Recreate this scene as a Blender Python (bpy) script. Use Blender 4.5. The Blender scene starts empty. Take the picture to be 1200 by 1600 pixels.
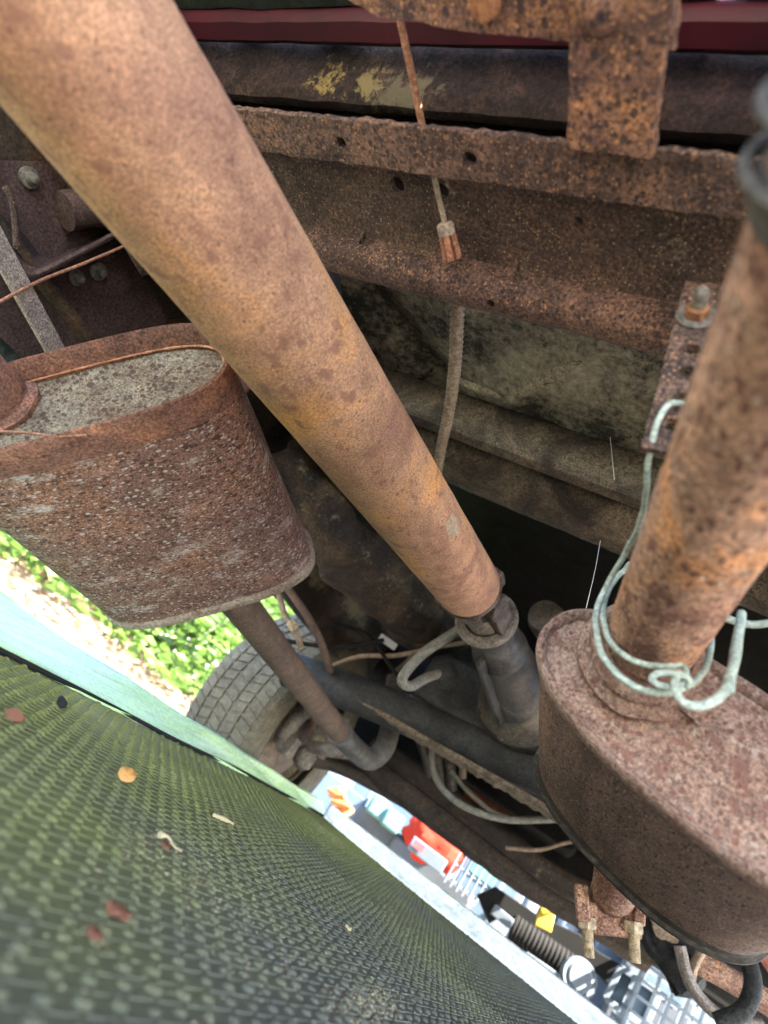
import bpy, bmesh, math, random
import numpy as np
from mathutils import Vector, Matrix, noise as mnoise

random.seed(7)
rng = np.random.default_rng(7)
scene = bpy.context.scene
col = scene.collection

# ------------------------------------------------------------------ camera
H = 0.28                                   # lens height over the soil the tyre stands on
FPX = 950.0                                # focal length in pixels of a 1200 x 1600 frame
# rows: world right (x), forward (y), up (z) written in camera axes (right, down, forward)
CAM = np.array([[0.79762252, 0.37899517, -0.46921315],
                [0.21223818, 0.55181927, 0.80650508],
                [0.56458239, -0.74287156, 0.35970623]])
EYE = np.array([0.0, 0.0, H])
cam_d = bpy.data.cameras.new('camera')
cam_d.sensor_fit = 'VERTICAL'
cam_d.sensor_height = 36.0
cam_d.sensor_width = 27.0
cam_d.lens = 36.0 * FPX / 1600.0
cam_d.clip_start = 0.01
cam_d.clip_end = 2000.0
cam_d.dof.use_dof = True
cam_d.dof.focus_distance = 0.58
cam_d.dof.aperture_fstop = 5.5
cam = bpy.data.objects.new('camera', cam_d)
col.objects.link(cam)
m3 = np.stack([CAM[:, 0], -CAM[:, 1], -CAM[:, 2]], 1)
mw = Matrix([list(map(float, m3[i])) + [float(EYE[i])] for i in range(3)] + [[0, 0, 0, 1]])
cam.matrix_world = mw
scene.camera = cam

# ------------------------------------------------------------------ sky, sun, exposure
SUN_EL = math.radians(54)
SUN_AZ = math.radians(112)                 # compass-like: 0 = +y (truck front), 90 = +x
world = bpy.data.worlds.new('World')
scene.world = world
world.use_nodes = True
wn = world.node_tree.nodes
wl = world.node_tree.links
wn.clear()
sky = wn.new('ShaderNodeTexSky')
sky.sky_type = 'NISHITA'
sky.sun_disc = False
sky.sun_elevation = SUN_EL
sky.sun_rotation = SUN_AZ
bg = wn.new('ShaderNodeBackground')
bg.inputs['Strength'].default_value = 0.15
wo = wn.new('ShaderNodeOutputWorld')
wl.new(sky.outputs[0], bg.inputs[0])
wl.new(bg.outputs[0], wo.inputs[0])
sun_d = bpy.data.lights.new('sun', 'SUN')
sun_d.energy = 4.5
sun_d.angle = math.radians(0.6)
sun_d.color = (1.0, 0.95, 0.87)
sun = bpy.data.objects.new('sun', sun_d)
col.objects.link(sun)
sdir = Vector((math.sin(SUN_AZ) * math.cos(SUN_EL), math.cos(SUN_AZ) * math.cos(SUN_EL), math.sin(SUN_EL)))
sun.rotation_euler = (-sdir).to_track_quat('-Z', 'Y').to_euler()
sun.location = (0, 0, 6)
scene.view_settings.view_transform = 'Standard'
scene.view_settings.look = 'None'
scene.view_settings.exposure = 4.0
scene.view_settings.gamma = 1.0
scene.render.engine = 'CYCLES'
scene.cycles.use_denoising = True
scene.cycles.max_bounces = 10
scene.cycles.diffuse_bounces = 6
scene.cycles.glossy_bounces = 3
scene.cycles.sample_clamp_indirect = 8.0


# ------------------------------------------------------------------ measuring helpers
def ray(px, py):
    d = CAM @ np.array([(px - 600) / FPX, (py - 800) / FPX, 1.0])
    return d / np.linalg.norm(d)


def at(px, py, X=None, Y=None, Z=None, D=None):
    """world point seen in the photograph at (px, py) on a plane of the truck (Z is above the lens)"""
    d = ray(px, py)
    t = X / d[0] if X is not None else Y / d[1] if Y is not None else Z / d[2] if Z is not None else D
    return EYE + d * t


def R(x, y, z):
    """truck point with z counted from lens height"""
    return np.array([x, y, z + H])


# ------------------------------------------------------------------ object helpers
def link(o):
    col.objects.link(o)
    return o


def empty(name, loc, label=None, cat=None, group=None):
    o = bpy.data.objects.new(name, None)
    o.empty_display_size = 0.05
    o.location = [float(v) for v in loc]
    link(o)
    tag(o, label, cat, group)
    return o


def tag(o, label=None, cat=None, group=None, kind=None):
    if label: o['label'] = label
    if cat: o['category'] = cat
    if group: o['group'] = group
    if kind: o['kind'] = kind
    return o


def attach(o, parent):
    if parent is not None:
        o.parent = parent
        if parent.type == 'EMPTY':
            o.matrix_parent_inverse = Matrix.Translation(-Vector(parent.location))
    return o


def mk(name, vf, mat, parent=None, smooth=True, label=None, cat=None, group=None, kind=None, solid=0, bev=0, rebase=True, sharp=40):
    v, f = vf
    me = bpy.data.meshes.new(name)
    v = np.asarray(v, float)
    off = np.zeros(3)
    if parent is None and rebase:
        off = np.array([(v[:, 0].min() + v[:, 0].max()) / 2, (v[:, 1].min() + v[:, 1].max()) / 2, v[:, 2].min()])
    me.from_pydata((v - off).tolist(), [], [list(map(int, q)) for q in f])
    me.update()
    if smooth:
        me.polygons.foreach_set('use_smooth', [True] * len(me.polygons))
        try:
            me.set_sharp_from_angle(angle=math.radians(sharp))
        except Exception:
            pass
    me.materials.append(mat)
    o = bpy.data.objects.new(name, me)
    o.location = [float(q) for q in off]
    link(o)
    attach(o, parent)
    tag(o, label, cat, group, kind)
    if solid:
        s = o.modifiers.new('solid', 'SOLIDIFY')
        s.thickness = solid
        s.offset = 0
    if bev:
        b = o.modifiers.new('bev', 'BEVEL')
        b.width = bev
        b.segments = 2
        b.limit_method = 'ANGLE'
    return o


def join(*vfs):
    V, F, n = [], [], 0
    for v, f in vfs:
        v = np.asarray(v, float)
        V.append(v)
        F += [[i + n for i in q] for q in f]
        n += len(v)
    return np.concatenate(V), F


def unit(a):
    a = np.asarray(a, float)
    return a / np.linalg.norm(a)


def frame_of(w):
    w = unit(w)
    h = np.array([0, 0, 1.0]) if abs(w[2]) < .9 else np.array([1.0, 0, 0])
    u = unit(np.cross(h, w))
    return u, np.cross(w, u), w


def lathe(p0, axis, prof, n=40, cap0=True, cap1=True, wob=0.0, seed=0):
    u, v, w = frame_of(axis)
    p0 = np.asarray(p0, float)
    a = np.linspace(0, 2 * np.pi, n, endpoint=False)
    V, F = [], []
    for k, (t, r) in enumerate(prof):
        for q in a:
            rr = r
            if wob:
                d = u * math.cos(q) + v * math.sin(q)
                rr = r + wob * mnoise.noise(Vector((d * 3 + w * t * 40 + seed).tolist()))
            V.append(p0 + w * t + (u * math.cos(q) + v * math.sin(q)) * rr)
    for k in range(len(prof) - 1):
        for i in range(n):
            j = (i + 1) % n
            F.append([k * n + i, k * n + j, (k + 1) * n + j, (k + 1) * n + i])
    if cap0: F.append(list(range(n))[::-1])
    if cap1: F.append([(len(prof) - 1) * n + i for i in range(n)])
    return np.array(V), F


def smooth_path(P, k=8):
    P = np.asarray(P, float)
    Q = np.concatenate([[2 * P[0] - P[1]], P, [2 * P[-1] - P[-2]]])
    out = []
    for i in range(1, len(Q) - 2):
        a, b, c, d = Q[i - 1], Q[i], Q[i + 1], Q[i + 2]
        for s in np.linspace(0, 1, k, endpoint=False):
            out.append(.5 * ((2 * b) + (c - a) * s + (2 * a - 5 * b + 4 * c - d) * s * s + (-a + 3 * b - 3 * c + d) * s ** 3))
    out.append(P[-1])
    return np.array(out)


def tube(P, r, n=14, k=8, cap=True, flat=None, smooth=True):
    """sweep a circle (or an ellipse, flat = second radius factor) along a path"""
    P = smooth_path(P, k) if smooth else np.asarray(P, float)
    N = len(P)
    rr = np.interp(np.linspace(0, 1, N), np.linspace(0, 1, len(r)), r) if hasattr(r, '__len__') else np.full(N, r)
    T = np.gradient(P, axis=0)
    T /= np.linalg.norm(T, axis=1)[:, None] + 1e-12
    u, v, _ = frame_of(T[0])
    V, F = [], []
    a = np.linspace(0, 2 * np.pi, n, endpoint=False)
    for i in range(N):
        u = unit(u - T[i] * (u @ T[i]))
        v = np.cross(T[i], u)
        for q in a:
            V.append(P[i] + rr[i] * (u * math.cos(q) + v * math.sin(q) * (flat or 1)))
    for i in range(N - 1):
        for j in range(n):
            l = (j + 1) % n
            F.append([i * n + j, i * n + l, (i + 1) * n + l, (i + 1) * n + j])
    if cap:
        F.append(list(range(n))[::-1])
        F.append([(N - 1) * n + j for j in range(n)])
    return np.array(V), F


def box(c, size, rot=None):
    sx, sy, sz = [s / 2 for s in size]
    v = np.array([[x, y, z] for x in (-sx, sx) for y in (-sy, sy) for z in (-sz, sz)])
    if rot is not None:
        v = v @ np.asarray(rot).T
    f = [[0, 1, 3, 2], [4, 6, 7, 5], [0, 4, 5, 1], [2, 3, 7, 6], [0, 2, 6, 4], [1, 5, 7, 3]]
    return v + np.asarray(c), f


def rotz(a):
    c, s = math.cos(a), math.sin(a)
    return np.array([[c, -s, 0], [s, c, 0], [0, 0, 1.0]])


def bar(a, b, w, t, up=(0, 0, 1)):
    """straight flat bar from a to b, w wide, t thick"""
    a, b = np.asarray(a, float), np.asarray(b, float)
    d = unit(b - a)
    n = unit(np.asarray(up, float) - d * (np.asarray(up) @ d))
    s = np.cross(d, n)
    Rm = np.stack([s, d, n], 1)
    return box((a + b) / 2, (w, np.linalg.norm(b - a), t), Rm)


def sheet(prof, x0, x1, nx=60, jit=0.0, seed=0, f=30.0, edge=0.0):
    """transverse sheet: profile of (y, z-from-lens) swept along x"""
    V, F = [], []
    m = len(prof)
    for i, x in enumerate(np.linspace(x0, x1, nx)):
        for k, (y, z) in enumerate(prof):
            q = Vector((x * f, y * f + seed, z * f))
            e = edge * mnoise.noise(Vector((x * 160, seed + k * 7, 0))) if edge and k in (0, m - 1) else 0
            V.append((x, y + jit * mnoise.noise(q) + e, z + H + jit * mnoise.noise(q + Vector((9, 3, 5)))))
    for i in range(nx - 1):
        for k in range(m - 1):
            F.append([i * m + k, i * m + k + 1, (i + 1) * m + k + 1, (i + 1) * m + k])
    return np.array(V), F


def long_sheet(prof, y0, y1, ny=60, jit=0.0, seed=0, f=30.0, slope=0.0):
    """lengthwise sheet: profile of (x, z-from-lens) swept along y"""
    V, F = [], []
    m = len(prof)
    for i, y in enumerate(np.linspace(y0, y1, ny)):
        for k, (x, z) in enumerate(prof):
            q = Vector((x * f, y * f + seed, z * f))
            V.append((x + jit * mnoise.noise(q), y, z + H + slope * (y - y0) + jit * mnoise.noise(q + Vector((9, 3, 5)))))
    for i in range(ny - 1):
        for k in range(m - 1):
            F.append([i * m + k, i * m + k + 1, (i + 1) * m + k + 1, (i + 1) * m + k])
    return np.array(V), F


def plate(name, outline, holes, org, ux, uy, thick, mat, parent, rough_edge=0.0, label=None, bevel=0.0006, **kw):
    """flat plate with real holes: 2D outline and circles (u, v, r), laid out on org + u*ux + v*uy"""
    cu = bpy.data.curves.new(name, 'CURVE')
    cu.dimensions = '2D'
    cu.fill_mode = 'BOTH'
    cu.extrude = thick / 2
    cu.bevel_depth = bevel

    def spl(pts):
        s = cu.splines.new('POLY')
        s.points.add(len(pts) - 1)
        for p, q in zip(s.points, pts):
            p.co = (q[0], q[1], 0, 1)
        s.use_cyclic_u = True
    pts = []
    n = len(outline)
    for i in range(n):
        a, b = np.array(outline[i], float), np.array(outline[(i + 1) % n], float)
        L = np.linalg.norm(b - a)
        k = max(1, int(L / 0.004)) if rough_edge else 1
        nn = np.array([-(b - a)[1], (b - a)[0]]) / max(L, 1e-9)
        for s in range(k):
            p = a + (b - a) * s / k
            if rough_edge and s:
                p = p + nn * rough_edge * (mnoise.noise(Vector((p[0] * 220, p[1] * 220, 1.3))) + .6 * mnoise.noise(Vector((p[0] * 60, p[1] * 60, 4.3))))
            pts.append(p)
    spl(pts)
    for (u, v, r) in holes:
        rx, ry = r if hasattr(r, '__len__') else (r, r)
        spl([(u + rx * math.cos(q) * (1 + .06 * math.sin(3 * q + u * 99)), v + ry * math.sin(q)) for q in np.linspace(0, 2 * np.pi, 18, endpoint=False)])
    tmp = bpy.data.objects.new('tmp', cu)
    link(tmp)
    dg = bpy.context.evaluated_depsgraph_get()
    me = bpy.data.meshes.new_from_object(tmp.evaluated_get(dg))
    bpy.data.objects.remove(tmp)
    bpy.data.curves.remove(cu)
    ux, uy = unit(ux), unit(uy)
    uz = np.cross(ux, uy)
    v = np.empty(len(me.vertices) * 3)
    me.vertices.foreach_get('co', v)
    v = v.reshape(-1, 3)
    v = np.asarray(org) + v[:, :1] * ux + v[:, 1:2] * uy + v[:, 2:] * uz
    f = [list(p.vertices) for p in me.polygons]
    bpy.data.meshes.remove(me)
    return mk(name, (v, f), mat, parent, smooth=False, label=label, **kw)


def hexbolt(c, axis, r=.008, h=.006, washer=0.0, stud=0.0):
    """hexagonal head with optional washer below and stud above"""
    out = []
    if washer:
        out.append(lathe(c, axis, [(-.002, washer * .55), (-.002, washer), (-.0005, washer), (.0006, washer * .93), (.0006, r)], 28))
    u, v, w = frame_of(axis)
    V = [np.asarray(c) + w * t + (u * math.cos(q) + v * math.sin(q)) * r * s for t, s in ((0, 1), (h * .85, 1), (h, .86)) for q in np.linspace(0, 2 * np.pi, 6, endpoint=False)]
    F = [[k * 6 + i, k * 6 + (i + 1) % 6, (k + 1) * 6 + (i + 1) % 6, (k + 1) * 6 + i] for k in (0, 1) for i in range(6)] + [[12 + i for i in range(6)]]
    out.append((np.array(V), F))
    if stud:
        pr = []
        t = h * .9
        while t < h + stud:
            pr += [(t, r * .52), (t + .0006, r * .58), (t + .0012, r * .52)]
            t += .0013
        pr += [(h + stud + .001, r * .42)]
        out.append(lathe(c, axis, pr, 20, cap0=False))
    return join(*out)


# ------------------------------------------------------------------ material helpers
def ramp(nt, fac, stops, interp='LINEAR'):
    r = nt.nodes.new('ShaderNodeValToRGB')
    e = r.color_ramp.elements
    r.color_ramp.interpolation = interp
    e[0].position, e[0].color = stops[0][0], tuple(stops[0][1]) + (1,)
    e[1].position, e[1].color = stops[-1][0], tuple(stops[-1][1]) + (1,)
    for p, c in stops[1:-1]:
        q = e.new(p)
        q.color = tuple(c) + (1,)
    nt.links.new(fac, r.inputs[0])
    return r.outputs[0]


def tex(nt, kind, vec, scale, detail=4, rough=.6, dist=0, feat=None, rnd=1.0):
    if kind == 'noise':
        n = nt.nodes.new('ShaderNodeTexNoise')
        n.inputs['Detail'].default_value = detail
        n.inputs['Roughness'].default_value = rough
        n.inputs['Distortion'].default_value = dist
    else:
        n = nt.nodes.new('ShaderNodeTexVoronoi')
        n.inputs['Randomness'].default_value = rnd
        if feat: n.feature = feat
    n.inputs['Scale'].default_value = scale
    if vec is not None: nt.links.new(vec, n.inputs['Vector'])
    return n


def mixc(nt, fac, a, b, mode='MIX'):
    m = nt.nodes.new('ShaderNodeMix')
    m.data_type = 'RGBA'
    m.blend_type = mode
    for s, v in ((m.inputs[0], fac), (m.inputs[6], a), (m.inputs[7], b)):
        if hasattr(v, 'links') or isinstance(v, bpy.types.NodeSocket):
            nt.links.new(v, s)
        elif isinstance(v, (int, float)):
            s.default_value = v
        else:
            s.default_value = tuple(v) + (1,)
    return m.outputs[2]


def math_n(nt, op, a, b=0.0, clamp=False):
    m = nt.nodes.new('ShaderNodeMath')
    m.operation = op
    m.use_clamp = clamp
    for s, v in ((m.inputs[0], a), (m.inputs[1], b)):
        if isinstance(v, (int, float)):
            s.default_value = v
        else:
            nt.links.new(v, s)
    return m.outputs[0]


def new_mat(name):
    m = bpy.data.materials.new(name)
    m.use_nodes = True
    nt = m.node_tree
    return m, nt, nt.nodes['Principled BSDF']


def coords(nt, stretch=(1, 1, 1), rot=(0, 0, 0)):
    tc = nt.nodes.new('ShaderNodeTexCoord')
    mp = nt.nodes.new('ShaderNodeMapping')
    mp.inputs['Scale'].default_value = stretch
    mp.inputs['Rotation'].default_value = rot
    nt.links.new(tc.outputs['Object'], mp.inputs[0])
    return mp.outputs[0]


def rust(name, stops, scale=14, fine=420, fine_amt=.7, speck=None, dust=None, patch=None, dsoft=6.0, bump=.35, bdist=.0012, rough=.85, stretch=(1, 1, 1), rot=(0, 0, 0), metal=0.0, spec=.25, dots=None):
    """layered corroded / dirty surface: broad colour noise, mottles, fine grain.
    speck = [(colour, threshold, scale), ...] irregular spots; dust = (colour, amount, scale) crusty film in patches;
    patch = [(colour, centre, radius, strength)] single stains"""
    m, nt, b = new_mat(name)
    vec = coords(nt, stretch, rot)
    n1 = tex(nt, 'noise', vec, scale, 10, .66, .9)
    c = ramp(nt, n1.outputs[0], stops)
    nm = tex(nt, 'noise', vec, scale * 5.3, 6, .7, .5)
    c = mixc(nt, .55, c, ramp(nt, nm.outputs[0], [(.3, (.5, .47, .48)), (.5, (1, 1, 1)), (.72, (1.45, 1.38, 1.3))]), 'MULTIPLY')
    n2 = tex(nt, 'noise', coords(nt), fine, 4, .75)
    g = ramp(nt, n2.outputs[0], [(.36, (.34, .31, .31)), (.5, (.95, .95, .95)), (.64, (1.85, 1.78, 1.7))])
    c = mixc(nt, fine_amt, c, g, 'MULTIPLY')
    hgt = math_n(nt, 'ADD', n2.outputs[0], math_n(nt, 'MULTIPLY', nm.outputs[0], .6))
    for (sc, thr, ss) in (speck or []):
        v = tex(nt, 'noise', vec, ss * 1.7, 2.5, .6, 0)
        w = tex(nt, 'noise', vec, ss * .2, 3, .6)
        k = math_n(nt, 'ADD', v.outputs[0], math_n(nt, 'MULTIPLY', w.outputs[0], .35))
        k = math_n(nt, 'MULTIPLY', math_n(nt, 'SUBTRACT', k, thr + .175), 11.0, True)
        c = mixc(nt, math_n(nt, 'MULTIPLY', k, .7), c, sc)
        hgt = math_n(nt, 'SUBTRACT', hgt, math_n(nt, 'MULTIPLY', k, .25))
    for (sc, rad, ss) in (dots or []):
        wv = nt.nodes.new('ShaderNodeVectorMath'); wv.operation = 'ADD'
        wn_ = tex(nt, 'noise', vec, ss * .8, 3, .6)
        ws = nt.nodes.new('ShaderNodeVectorMath'); ws.operation = 'SCALE'
        nt.links.new(wn_.outputs[1], ws.inputs[0]); ws.inputs['Scale'].default_value = 1.1 / ss
        nt.links.new(vec, wv.inputs[0]); nt.links.new(ws.outputs[0], wv.inputs[1])
        v = tex(nt, 'voronoi', wv.outputs[0], ss)
        sp = nt.nodes.new('ShaderNodeSeparateColor')
        nt.links.new(v.outputs['Color'], sp.inputs[0])
        k = math_n(nt, 'SUBTRACT', math_n(nt, 'MULTIPLY', math_n(nt, 'POWER', sp.outputs[0], 1.4), rad), v.outputs['Distance'])
        k = math_n(nt, 'MULTIPLY', k, 8.0, True)
        c = mixc(nt, math_n(nt, 'MULTIPLY', k, .85), c, sc)
        hgt = math_n(nt, 'SUBTRACT', hgt, math_n(nt, 'MULTIPLY', k, .4))
    if dust:
        dc, am, ds = dust
        a1 = tex(nt, 'noise', vec, ds, 5, .65, .3)
        a2 = tex(nt, 'noise', vec, ds * 12, 5, .8)
        k = math_n(nt, 'ADD', a1.outputs[0], math_n(nt, 'MULTIPLY', a2.outputs[0], .75))
        k = math_n(nt, 'MULTIPLY', math_n(nt, 'SUBTRACT', k, 1.32 - am), dsoft, True)
        c = mixc(nt, math_n(nt, 'MULTIPLY', k, .85), c, dc)
        hgt = math_n(nt, 'ADD', hgt, math_n(nt, 'MULTIPLY', k, .3))
    for (pc, ctr, rad, am) in (patch or []):
        tc = nt.nodes.new('ShaderNodeTexCoord')
        vd = nt.nodes.new('ShaderNodeVectorMath'); vd.operation = 'SUBTRACT'
        nt.links.new(tc.outputs['Object'], vd.inputs[0])
        vd.inputs[1].default_value = tuple(map(float, ctr))
        vs = nt.nodes.new('ShaderNodeVectorMath'); vs.operation = 'DIVIDE'
        nt.links.new(vd.outputs[0], vs.inputs[0])
        vs.inputs[1].default_value = tuple(map(float, rad))
        vl = nt.nodes.new('ShaderNodeVectorMath'); vl.operation = 'LENGTH'
        nt.links.new(vs.outputs[0], vl.inputs[0])
        a2 = tex(nt, 'noise', vec, 110, 7, .75)
        k = math_n(nt, 'SUBTRACT', math_n(nt, 'MULTIPLY', math_n(nt, 'SUBTRACT', a2.outputs[0], .28), 3.4), vl.outputs['Value'])
        k = math_n(nt, 'MULTIPLY', math_n(nt, 'MULTIPLY', k, 3.0, True), am)
        c = mixc(nt, k, c, pc)
    nt.links.new(c, b.inputs['Base Color'])
    b.inputs['Roughness'].default_value = rough
    b.inputs['Metallic'].default_value = metal
    b.inputs['Specular IOR Level'].default_value = spec
    bp = nt.nodes.new('ShaderNodeBump')
    bp.inputs['Strength'].default_value = bump
    bp.inputs['Distance'].default_value = bdist
    nt.links.new(hgt, bp.inputs['Height'])
    nt.links.new(bp.outputs[0], b.inputs['Normal'])
    return m


def plain(name, c, rough=.5, metal=0.0, var=.25, scale=40, spec=.4, bump=0.0, trans=0.0, c2=None):
    m, nt, b = new_mat(name)
    vec = coords(nt)
    n = tex(nt, 'noise', vec, scale, 5, .6)
    lo = tuple(x * (1 - var) for x in c)
    hi = c2 or tuple(min(1, x * (1 + var)) for x in c)
    nt.links.new(ramp(nt, n.outputs[0], [(.3, lo), (.7, hi)]), b.inputs['Base Color'])
    b.inputs['Roughness'].default_value = rough
    b.inputs['Metallic'].default_value = metal
    b.inputs['Specular IOR Level'].default_value = spec
    if trans:
        b.inputs['Transmission Weight'].default_value = trans
    if bump:
        bp = nt.nodes.new('ShaderNodeBump')
        bp.inputs['Strength'].default_value = bump
        bp.inputs['Distance'].default_value = .001
        nt.links.new(n.outputs[0], bp.inputs['Height'])
        nt.links.new(bp.outputs[0], b.inputs['Normal'])
    return m


# ------------------------------------------------------------------ materials
M = {}
M['shaft'] = rust('rusty_shaft_steel', [(.32, (.24, .12, .095)), (.42, (.35, .185, .118)), (.52, (.46, .255, .155)), (.64, (.58, .29, .115))], 7, 640, .62, dots=[((.18, .08, .06), .36, 330)], speck=[((.24, .11, .08), .585, 45)], bump=.35, bdist=.0006, stretch=(1, .8, 1))
M['shaft_flake'] = rust('flaked_scale', [(.3, (.34, .25, .17)), (.7, (.50, .38, .27))], 60, 300, .4, bump=.3)
M['yoke'] = rust('dark_forged_steel', [(.34, (.025, .018, .016)), (.66, (.12, .085, .065))], 30, 260, .8, bump=.6, rough=.5)
M['muffler_brown'] = rust('muffler_rust', [(.30, (.13, .072, .06)), (.5, (.20, .115, .092)), (.70, (.26, .13, .08))], 8, 480, 1.0, speck=[((.05, .024, .02), .555, 150)], dots=[((.055, .026, .022), .62, 210), ((.46, .40, .37), .50, 260)], dust=((.52, .47, .45), .37, 26), bump=.8, bdist=.001, stretch=(.75, 1.25, .75))
M['muffler_rim'] = rust('muffler_rim_rust', [(.30, (.09, .045, .036)), (.5, (.17, .088, .065)), (.70, (.27, .125, .075))], 18, 420, .8, speck=[((.05, .025, .02), .62, 120)], bump=.6, bdist=.001)
M['muffler_grey'] = rust('speckled_grey_plate', [(.36, (.085, .055, .038)), (.48, (.145, .115, .085)), (.7, (.20, .175, .135))], 14, 400, .8, dots=[((.05, .026, .02), .68, 250), ((.06, .032, .025), .55, 420)], bump=.6, bdist=.001, stretch=(.7, 1.3, 1))
M['weld'] = rust('copper_weld', [(.3, (.26, .10, .055)), (.7, (.50, .25, .145))], 80, 300, .6, bump=.6)
M['pale_bead'] = rust('pale_seam_bead', [(.3, (.17, .125, .095)), (.7, (.33, .28, .235))], 24, 300, .6, speck=[((.14, .06, .035), .60, 60)], bump=.5)
M['muffler2_plate'] = rust('pitted_pink_rust', [(.28, (.17, .10, .078)), (.5, (.26, .165, .13)), (.72, (.35, .255, .205))], 14, 400, .75, dots=[((.15, .065, .05), .55, 280)], speck=[((.17, .075, .058), .57, 60), ((.42, .33, .27), .60, 110)], bump=1.0, bdist=.0016)
M['muffler2_side'] = rust('dark_streaked_rust', [(.28, (.095, .06, .048)), (.5, (.17, .105, .082)), (.72, (.26, .155, .105))], 12, 520, 1.0, dots=[((.34, .26, .20), .38, 420), ((.03, .02, .016), .5, 330)], dust=((.36, .28, .22), .30, 40), bump=.8, bdist=.001, stretch=(1, .35, 1))
M['muffler2_seam'] = rust('blackened_seam', [(.3, (.018, .016, .015)), (.6, (.06, .05, .042)), (.8, (.2, .16, .12))], 40, 200, .6, bump=.6)
M['pipe_right'] = rust('mottled_exhaust_pipe', [(.30, (.13, .065, .052)), (.41, (.24, .125, .09)), (.52, (.37, .22, .155)), (.62, (.52, .24, .11)), (.74, (.50, .37, .28))], 12, 420, .9, dots=[((.12, .055, .042), .55, 260), ((.50, .40, .32), .36, 330)], speck=[((.13, .06, .045), .58, 50)], bump=1.0, bdist=.0012, stretch=(1, .6, 1))
M['pipe_left'] = rust('brown_exhaust_pipe', [(.3, (.085, .058, .047)), (.6, (.14, .093, .07)), (.8, (.22, .13, .085))], 12, 420, .7, bump=.4)
M['clamp_dark'] = rust('dark_clamp_steel', [(.3, (.035, .034, .032)), (.7, (.11, .10, .095))], 20, 220, .5, bump=.3, rough=.6)
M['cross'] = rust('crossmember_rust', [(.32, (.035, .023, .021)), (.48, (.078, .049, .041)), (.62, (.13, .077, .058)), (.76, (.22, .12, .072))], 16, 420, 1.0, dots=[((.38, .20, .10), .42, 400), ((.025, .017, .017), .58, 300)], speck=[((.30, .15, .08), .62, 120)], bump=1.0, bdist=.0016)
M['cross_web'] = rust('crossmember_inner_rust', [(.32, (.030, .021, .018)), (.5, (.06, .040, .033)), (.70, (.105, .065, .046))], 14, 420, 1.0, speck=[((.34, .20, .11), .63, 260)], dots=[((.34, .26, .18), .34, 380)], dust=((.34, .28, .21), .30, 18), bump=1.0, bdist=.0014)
M['strap'] = rust('heavy_flaking_rust', [(.28, (.075, .042, .040)), (.44, (.15, .082, .066)), (.58, (.24, .125, .08)), (.70, (.42, .20, .085))], 32, 420, .85, dots=[((.04, .028, .032), .66, 230), ((.48, .25, .11), .46, 330)], speck=[((.05, .034, .038), .57, 70)], bump=1.0, bdist=.0022)
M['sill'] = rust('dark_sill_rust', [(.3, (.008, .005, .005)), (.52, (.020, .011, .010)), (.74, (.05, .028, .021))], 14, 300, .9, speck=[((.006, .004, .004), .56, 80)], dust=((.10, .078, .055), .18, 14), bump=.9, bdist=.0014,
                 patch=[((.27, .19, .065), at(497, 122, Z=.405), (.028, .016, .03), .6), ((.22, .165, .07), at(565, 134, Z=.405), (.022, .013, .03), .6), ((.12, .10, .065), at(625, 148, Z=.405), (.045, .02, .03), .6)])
M['sill_ridge'] = rust('dusty_sill_ridge', [(.3, (.035, .022, .018)), (.7, (.095, .062, .046))], 30, 260, .7, speck=[((.012, .008, .007), .6, 90)], bump=.4)
M['red_paint'] = plain('dark_red_paint', (.034, .0017, .006), .6, 0, .45, 14, .3)
M['bed_under'] = rust('grimy_bed_underside', [(.3, (.012, .015, .013)), (.7, (.038, .041, .034))], 18, 160, .5, bump=.2, rough=.8)
M['floor_pan'] = rust('dusty_black_floorpan', [(.3, (.010, .010, .008)), (.6, (.030, .028, .021)), (.8, (.07, .062, .042))], 9, 300, .8, dust=((.40, .35, .24), .57, 8), dsoft=2.6, bump=.15, rough=.9)
M['ledge'] = rust('dust_covered_ledge', [(.36, (.022, .017, .013)), (.50, (.075, .058, .04)), (.70, (.19, .15, .10))], 8, 420, .9, speck=[((.02, .017, .013), .56, 90)], bump=.3, rough=.9)
M['dust_bead'] = rust('dusty_pressed_bead', [(.34, (.10, .085, .058)), (.6, (.27, .235, .16))], 20, 300, .8, speck=[((.04, .034, .025), .58, 60)], bump=.2, rough=.9)
M['black'] = rust('oily_black', [(.3, (.005, .005, .005)), (.7, (.016, .0145, .013))], 16, 160, .6, bump=.3, rough=.8, spec=.12)
M['tube_black'] = rust('matt_black_tube', [(.3, (.016, .016, .016)), (.7, (.042, .041, .040))], 18, 300, .8, dust=((.12, .10, .08), .20, 26), bump=.45, rough=.75)
M['dirty_lip'] = rust('dirt_caked_lip', [(.3, (.06, .046, .034)), (.7, (.22, .165, .115))], 50, 300, .9, bump=1.0, bdist=.002)
M['rail'] = rust('oily_frame_rail', patch=[((.34, .26, .14), at(500, 902, X=-.70), (.05, .10, .035), .5), ((.36, .27, .15), at(560, 952, X=-.70), (.05, .16, .04), .55), ((.33, .25, .13), at(615, 985, X=-.70), (.05, .16, .035), .5)], stops=[(.3, (.012, .010, .009)), (.52, (.038, .027, .02)), (.74, (.11, .058, .033))], scale=8, fine=240, fine_amt=.8, dust=((.34, .255, .14), .27, 9), bump=.8, bdist=.0018, rough=.65)
M['tunnel'] = rust('tunnel_grime', [(.34, (.006, .005, .005)), (.54, (.018, .014, .011)), (.74, (.06, .033, .02))], 9, 260, .9, dust=((.20, .15, .08), .27, 10), bump=1.0, bdist=.003, rough=.75)
M['casing'] = rust('oily_brown_casing', [(.34, (.014, .010, .008)), (.50, (.048, .031, .02)), (.68, (.12, .075, .04))], 11, 300, .9, dust=((.34, .26, .14), .33, 12), bump=.9, bdist=.003, rough=.6)
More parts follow.
